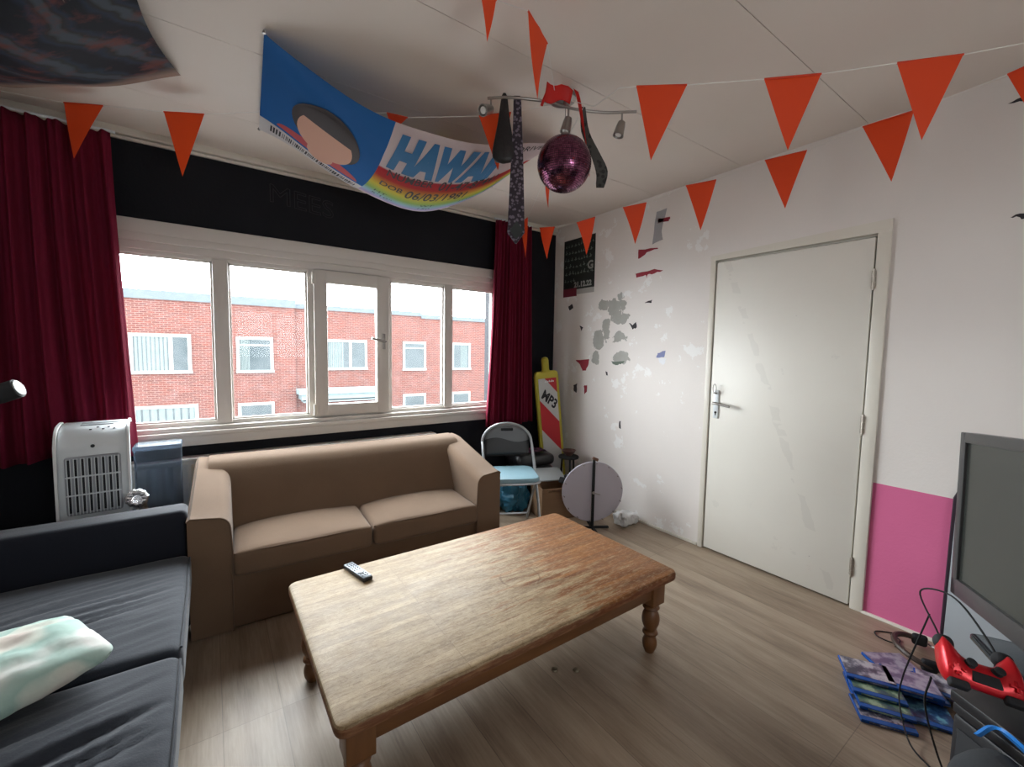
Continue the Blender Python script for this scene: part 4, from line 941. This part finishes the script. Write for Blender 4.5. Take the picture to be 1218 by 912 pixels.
strip(b, spline([(-.045, .06, 0.012), (-.035, .05, -.10), (.004, .02, -.20), (.030, .0, -.28), (.022, .0, -.355)], 4), [.022, .026, .03, .034, .038, .04, .042, .044, .046, .05, .054, .056, .056, .052, .048, .044, .036], wdir)
b.build('tie_cloth', tie_mat('camouflage', (.012, .012, .012), (.05, .05, .045), 45), t2)
b = MB(); Rm = Vector((0, 0, 1))
pr = [(.006, .015), (.014, .0), (.020, -.05), (.028, -.11), (.043, -.19), (.052, -.235), (.050, -.265), (.036, -.285), (.006, -.292)]
b.rings([[(1.122+r*math.cos(a)*.82+.35*r*math.sin(a)*.57, 1.69-r*math.cos(a)*.57+.35*r*math.sin(a)*.82, 2.515+z) for a in [2*PI*k/20 for k in range(20)]] for r, z in pr])
tag(b.build('eye_mask', plain('black_satin', (.008, .008, .010), .45, bump=(12, .5, .02)), smooth=60), 'black satin mask hanging from the left end of the light rail', 'mask')
def redfoil():
    g = G('translucent_red_foil', (.75, .04, .035), .25)
    t_ = g.t.nodes.new('ShaderNodeBsdfTranslucent'); t_.inputs[0].default_value = (.9, .08, .05, 1); mx = g.t.nodes.new('ShaderNodeMixShader'); mx.inputs[0].default_value = .4
    g.t.links.new(g.b.outputs[0], mx.inputs[1]); g.t.links.new(t_.outputs[0], mx.inputs[2]); g.t.links.new(mx.outputs[0], g.t.nodes['Material Output'].inputs[0]); return g.m
b = MB()
b.grid(lambda u, v: (1.27+.13*u+.0*v, 1.57-.03*u+.02*v, 2.575-.075*v*(1-.3*u)-.01*math.sin(u*7)), 8, 6); b.grid(lambda u, v: (1.395+.125*u**.8-.02*v+.03*v*(1-u), 1.53+.01*u-.02*v, 2.57-.02*v-.345*u+.004*math.sin(u*12)), 16, 3)
b.tube(spline([(1.27, 1.57, 2.53), (1.255, 1.575, 2.49), (1.25, 1.58, 2.47)], 3), .006, 6)
o = b.build('red_ribbon', redfoil(), smooth=60); md = o.modifiers.new('s', 'SOLIDIFY'); md.thickness = .0015; tag(o, 'glossy red foil ribbon draped over the ceiling light', 'ribbon')

# ------------------------------------------------------------------ bunting
def bunting(label, strpts, flags, lift=0):
    t = thing('bunting', label, 'bunting', strpts[0])
    o0 = Vector(strpts[0]); b = MB(); b.tube([Vector(p)-o0 for p in strpts], .0018, 5); b.build('string', 'string', t)
    for i, (a, c, tip) in enumerate(flags):
        a, c, tip = Vector(a)-o0, Vector(c)-o0, Vector(tip)-o0; n_ = (c-a).cross(tip-a).normalized(); b = MB(); K = 8; rnd = random.Random(i+len(flags)*3); bend = rnd.uniform(-.012, .012)
        rows = []
        for k in range(K+1):
            v = k/K; L_ = a.lerp(tip, v); R2 = c.lerp(tip, v); off = n_*(bend*math.sin(PI*v*.9))
            rows.append([L_+off, L_.lerp(R2, .5)+off+n_*.006*(1-v)*(1 if i % 2 else -1), R2+off] if k < K else [tip+off, tip+off+Vector((0, 0, 1e-4)), tip+off+Vector((1e-4, 0, 0))])
        b.rings(rows, caps=False, closed=False)
        hem = b.tube([a-n_*.0005, c-n_*.0005], .0035, 5)
        o = b.build('pennant', 'orange', t, smooth=60, open=True)
Wl = [((2.3, 2.899, 2.408), (2.3, 2.704, 2.372), (2.3, 2.791, 2.134)), ((2.3, 2.451, 2.347), (2.3, 2.261, 2.344), (2.3, 2.343, 2.091)), ((2.3, 2.006, 2.344), (2.3, 1.815, 2.326), (2.3, 1.897, 2.085)),
 ((2.3, 1.539, 2.348), (2.3, 1.354, 2.325), (2.3, 1.435, 2.072)), ((2.3, 1.102, 2.341), (2.3, .916, 2.323), (2.3, .995, 2.081)), ((2.3, .709, 2.345), (2.3, .546, 2.341), (2.3, .599, 2.087)), ((2.3, .304, 2.358), (2.3, .13, 2.385), (2.3, .215, 2.135))]
sp = [(2.26, 3.12, 2.572), (2.3, 2.98, 2.42)]
for a, c_, _ in Wl: sp += [a, c_]
sp += [(2.3, -.5, 2.50), (2.3, -1.34, 2.57)]
bunting('string of orange pennants along the right wall in front of the door', sp, Wl)
Lf = []
def sc_(p, k): return tuple(round(a*k+b_*(1-k), 4) for a, b_ in zip(p, (0, 0, 1.3704)))
for a, c_, t in (((-.819, 3.12, 2.520), (-.758, 3.08, 2.535), (-.804, 3.10, 2.30)), (sc_((-.53, 2.976, 2.512), 1.03), sc_((-.377, 2.863, 2.498), 1.03), sc_((-.503, 2.956, 2.254), 1.03)), (sc_((-.143, 2.691, 2.472), 1.04), sc_((.013, 2.577, 2.462), 1.04), sc_((-.081, 2.646, 2.177), 1.04))): Lf.append((a, c_, t))
Lr = [((.70, 2.032, 2.456), (.791, 2.006, 2.452), (.75, 2.09, 2.425)), ((1.082, 1.845, 2.483), (1.205, 1.755, 2.500), (1.157, 1.79, 2.235))]
sp = [(-1.14, 3.2, 2.56)]
for a, c_, _ in Lf: sp += [a, c_]
sp += [(.245, 2.64, 2.574), (.50, 2.30, 2.50)]
for a, c_, _ in Lr: sp += [a, c_]
sp += [(1.33, 1.60, 2.508)]
bunting('string of orange pennants running from the left curtain to the ceiling light', sp, Lf+Lr)
Rf = [((1.243, 1.043, 2.296), (1.366, .928, 2.29), (1.285, 1.003, 2.045)), ((1.546, .759, 2.292), (1.673, .639, 2.296), (1.609, .699, 2.058)), ((1.834, .487, 2.313), (1.97, .359, 2.325), (1.899, .426, 2.07))]
sp = [(1.385, 1.53, 2.512), (1.30, 1.30, 2.36), (1.20, 1.085, 2.295)]
for a, c_, _ in Rf: sp += [a, c_]
sp += [(2.4, -.05, 2.40), (2.83, -.45, 2.52)]
bunting('string of three large orange pennants hanging nearest, upper right', sp, Rf)
Tf = [((.92, 1.248, 2.525), (1.063, 1.318, 2.515), (.984, 1.265, 2.267)), ((.745, 1.28, 2.545), (.833, 1.314, 2.560), (.78, 1.285, 2.388))]
bunting('short string of two orange pennants above the ceiling light, seen edge on', [(1.345, 1.60, 2.555), Tf[0][1], Tf[0][0], Tf[1][1], Tf[1][0], (.45, .8, 2.57)], Tf)
Df = [((2.20, 3.055, 2.46), (2.155, 2.875, 2.46), (2.19, 2.95, 2.15)), ((1.60, 1.98, 2.36), (1.55, 1.86, 2.36), (1.575, 1.91, 2.17))]
bunting('string of two orange pennants seen edge on between disco ball and right curtain', [(2.28, 3.12, 2.572), Df[0][0], Df[0][1], Df[1][0], Df[1][1], (1.44, 1.50, 2.505)], Df)

# ------------------------------------------------------------------ television corner
tv = thing('television', 'large flat television in a dark grey bezel at the right edge', 'television', (1.920, .055, .500), math.radians(209.4), rot=(math.radians(-1.0), math.radians(-5.5), math.radians(209.4)))
TW, TH = 1.07, .635; M['bezel'] = plain('dark_grey_bezel', (.045, .045, .047), .35)
b = MB(); t = .040
b.b2((-TW/2, -.02, 0), (-TW/2+t, .035, TH), .004).b2((TW/2-t, -.02, 0), (TW/2, .035, TH), .004).b2((-TW/2, -.02, TH-t), (TW/2, .035, TH), .004).b2((-TW/2, -.02, 0), (TW/2, .035, t+.025), .004); b.build('bezel', 'bezel', tv)
MB().b2((-TW/2+.03, -.010, .03), (TW/2-.03, -.004, TH-.03)).build('screen', plain('screen_glass', (.035, .038, .034), .22), tv, smooth=0)
MB().b2((-TW/2+.02, .0, .02), (TW/2-.02, .06, TH-.02), .02).build('back_shell', 'black_plastic', tv)
MB().b2((-.06, .0, -.07), (.06, .03, .04), .004).build('stand_neck', 'black_plastic', tv)
b = MB(); b.rings([[(x, y+.03, z) for x, y in rrect(.27-i, .10-i, .03)] for i, z in ((.003, -.084), (0, -.082), (0, -.074), (.003, -.072))]); ft = b.build('stand_foot', plain('glossy_black_foot', (.03, .035, .04), .08), tv); ft.rotation_euler = (0, math.radians(5.5), 0)
ts = thing('tv_stand', 'low black television stand at the right edge, behind the console', 'tv stand', (1.965, -.02, 0), math.radians(209.4))
MB().b2((-.28, -.10, .385), (.26, .20, .412), .004).build('top_board', 'black_plastic', ts)
for x in (-.24, .22): MB().b2((x-.015, -.09, 0), (x+.015, .15, .385), .003).build('side_panel', 'matte_black', ts)
MB().b2((-.225, -.09, .16), (.205, .15, .18), .003).build('shelf', 'matte_black', ts)
# leaning board
lb = thing('leaning_board', 'pale blue-grey board with dark edge leaning behind the television', 'board', (2.80, .41, 0), 0, rot=(0, math.radians(1.5), 0))
MB().b2((-.010, -.75, .0), (.006, -.010, .745), .002).build('board_panel', plain('pale_board', (.40, .43, .46), .35), lb)
MB().tube([(-.002, -.004, .0), (-.002, -.004, .725), (-.002, -.012, .748), (-.002, -.03, .756), (-.002, -.75, .758)], .008, 6).build('board_edge', plain('plum_black_edge', (.025, .015, .025), .5), lb)

# black box nearer the camera, controller on top
cab = thing('speaker_box', 'black box-shaped speaker at lower right, controller on top', 'speaker', (1.60, .20, 0), math.radians(-123))
MB().b2((0, 0, 0), (.40, .145, .43), .012).build('cabinet', 'black_plastic', cab)
MB().b2((.02, -.006, .03), (.38, .0, .40), .004).build('speaker_cloth', 'matte_black', cab)
gc = thing('game_console', 'flat black game console lying on the speaker box', 'game console', (1.60, .20, .432), math.radians(-123))
MB().b2((.0, .0, .0), (.33, .14, .026), .004).b2((.004, .006, .026), (.33, .14, .030)).b2((-.004, -.006, .030), (.33, .14, .058), .004).build('console_body', 'black_plastic', gc)

# controller: body skin in plan coordinates (x right, y towards grips)
M['ctrl_red'] = plain('metallic_red', (.55, .008, .016), .30, .35)
gp = thing('game_controller', 'red and black wireless game controller standing on the console', 'game controller', (1.555, .150, .577), 0)
b = MB(); NX = 44
def body(u, s):
    # cross-section ellipse along x
    x = (u-.5)*.158; ax = abs(x)/.079
    grip = math.exp(-((ax-.80)/.27)**2); yc = -.026*grip+.002; hy = .034+.024*grip; hz = .020+.013*grip
    e = max(0, 1-max(0, (ax-.80)/.20)**2.2)**.5; hy *= e; hz *= e
    a = 2*PI*s; return Vector((x, yc+hy*math.cos(a), hz*math.sin(a)-.006*grip))
b.rings([[body(i/NX, k/24) for k in range(24)] for i in range(NX+1)]); cb_ = b.build('shell', 'ctrl_red', gp, smooth=70)
for sx in (-1, 1): MB().lathe([(.012, .014), (.011, .020), (.006, .022), (.006, .026), (.010, .028), (.0105, .032), (.008, .034), (.001, .033)], (sx*.026, -.014, 0), 20).build('thumb_stick', 'matte_black', gp, smooth=50)
for sx in (-1, 1): MB().rbox((sx*.058, -.066, -.006), (.020, .018, .019), .016, (5, 5, 5)).build('grip_tip', 'matte_black', gp, smooth=70)
b = MB().b2((-.028, -.002, .014), (.028, .026, .0205), .004); b.build('touch_pad', 'matte_black', gp)
b = MB()
for a in range(4): MB().lathe([(.0048, .019), (.0048, .025), (.003, .026)], (.054+.012*math.cos(a*PI/2), .008+.012*math.sin(a*PI/2), 0), 12).build('button', 'ctrl_red', gp)
b.b2((-.068, .005, .020), (-.040, .012, .026), .002).b2((-.0575, -.006, .020), (-.0505, .022, .026), .002); b.build('direction_pad', 'ctrl_red', gp, smooth=40)
for sx in (-1, 1): MB().rbox((sx*.052, .038, .003), (.020, .010, .011), .006, (4, 3, 3)).build('trigger', 'matte_black', gp, smooth=60)
# face (local +z) turned to the camera, local +y pointing up and away
zx = Vector((.0, .0, 0)); X_ = Vector((-.49, .86, .12)).normalized(); Z_ = Vector((-.50, -.24, .83)); Z_ = (Z_-X_*Z_.dot(X_)).normalized(); Y_ = Z_.cross(X_)
mm = Matrix((X_, Y_, Z_)).transposed(); gp.rotation_euler = mm.to_euler()

# headset on the floor by the wall
hs_ = thing('headset', 'brown and black headset lying on the floor behind the game cases', 'headset', (2.62, .44, .035), math.radians(20)); b = MB()
b.tube([(.11*math.cos(a), .095*math.sin(a), .02*math.sin(a)) for a in [i*PI/18*1.1 for i in range(20)]], .012, 8); b.build('headband', plain('dark_brown_band', (.05, .03, .022), .5), hs_)
for sx, a in ((1, 0), (-1, 0)): MB().rbox((sx*.105, -.01, 0), (.014, .028, .026), .012, (4, 4, 4)).build('ear_cup', 'matte_black', hs_, smooth=60)
MB().tube(spline([(.11, -.04, -.01), (.05, -.10, -.02), (-.05, -.09, -.02)], 6), .004, 6).build('microphone_arm', 'chrome', hs_)

# game cases on the floor
def case_art(name, a, b_, c, seed):
    g = G(name, a, .3); n = g.noise(g.co((1, 1, 1), loc=(seed, 0, 0)), 22, 4, .6); g.set(**{'Base Color': g.ramp(n, [(.42, a), (.52, b_), (.60, c)])}); return g.m
M['case_blue'] = plain('blue_case_plastic', (.008, .075, .34), .2)
arts = [('art_pale', (.06, .06, .09), (.22, .21, .27), (.5, .48, .52)), ('art_violet', (.15, .12, .20), (.30, .26, .36), (.42, .38, .46)), ('art_green', (.03, .08, .10), (.12, .20, .13), (.35, .45, .30)), ('art_navy', (.01, .03, .10), (.03, .10, .22), (.15, .35, .45)), ('art_dark', (.015, .015, .03), (.05, .05, .08), (.35, .33, .36))]
am = [case_art(n, a, b_, c, i) for i, (n, a, b_, c) in enumerate(arts)]
def case(x, y, z, ang, art, label, tilt=(0, 0)):
    o = thing('game_case', label, 'game case', (x, y, z), group='video game cases in a heap on the floor', rot=(tilt[0], tilt[1], math.radians(ang)))
    MB().b2((-.086, -.0675, 0), (.086, .0675, .013), .003).build('case', 'case_blue', o)
    MB().b2((-.080, -.046, .0128), (.083, .066, .0142)).build('cover_sheet', am[art], o, smooth=0)
    MB().b2((-.060, -.0684, .004), (.050, -.0672, .0095)).build('spine', am[art], o, smooth=0)
D0 = -60   # long side runs like this
cs = [(2.19, .50, .001, D0, 3, 'blue game case lying flat at the bottom of the left stack'), (2.07, .44, .001, D0+3, 4, 'dark-covered game case nearest the camera on the floor'), (2.21, .35, .001, D0-4, 3, 'blue game case under the heap beside the speaker box'),
      (2.33, .42, .001, D0, 3, 'blue game case at the bottom of the middle stack'), (2.45, .50, .001, D0+22, 1, 'game case lying turned at the back of the heap'),
      (2.12, .455, .0155, D0+1, 2, 'green-covered game case second from the camera'), (2.17, .49, .030, D0, 2, 'green-spined game case stacked under the pale one'), (2.34, .40, .0155, D0-2, 3, 'teal-spined game case in the middle stack'),
      (2.22, .53, .0450, D0+1, 0, 'grey and white covered game case atop the left stack'), (2.31, .40, .030, D0-1, 3, 'navy game case second from top of the middle stack'), (2.30, .41, .0450, D0-3, 1, 'lilac-covered game case on top of the middle stack'), (2.40, .33, .031, D0-14, 0, 'pale-covered game case beneath the red controller')]
for i, (x, y, z, a, art, lb_) in enumerate(cs): case(x, y, z, a, art, lb_)

# cables
def cable(label, pts, r=.0028, mt='matte_black'): tag(MB().tube(spline(pts, 8), r, 6).build('cable', mt, smooth=60), label, 'cable')
cable('thin black cable looping on the floor by the pink wall corner', [(2.80, .50, .004), (2.75, .56, .004), (2.69, .62, .004), (2.645, .60, .004), (2.65, .54, .004), (2.70, .53, .004), (2.72, .57, .004), (2.66, .52, .004), (2.62, .53, .004)])
cable('black cable running from the television down over the game cases', [(2.10, .34, .45), (2.02, .36, .33), (2.12, .40, .16), (2.10, .40, .075), (1.98, .34, .015), (1.90, .25, .004), (1.72, .20, .004)])
cable('black cable hanging beside the speaker box to the floor', [(1.70, .26, .44), (1.78, .28, .30), (1.86, .25, .10), (1.86, .20, .004), (1.76, .12, .004)])
cable('black cable looping up behind the red controller', [(2.02, .30, .425), (2.10, .37, .52), (2.03, .28, .57), (1.86, .18, .55), (1.74, .10, .47)], .003)
# grey bag and blue strap at lower right
b = MB(); b.rbox((0, 0, .24), (.11, .075, .24), .06, (12, 10, 10), lump); o = b.build('backpack', fabric('dark_grey_bag_cloth', (.035, .037, .04), .2, 150), smooth=70, loc=(1.392, .060, 0), rotz=math.radians(-118)); tag(o, 'dark grey fabric backpack at the bottom right corner', 'backpack')
b = MB(); strip(b, spline([(1.53, .145, .44), (1.49, .115, .505), (1.45, .075, .515), (1.42, .03, .50)], 6), [.034]*19, (.3, .1, -.2), .007); tag(b.build('blue_strap', plain('bright_blue_strap', (.01, .16, .50), .35), smooth=60), 'bright blue strap between the backpack and the speaker box', 'strap')
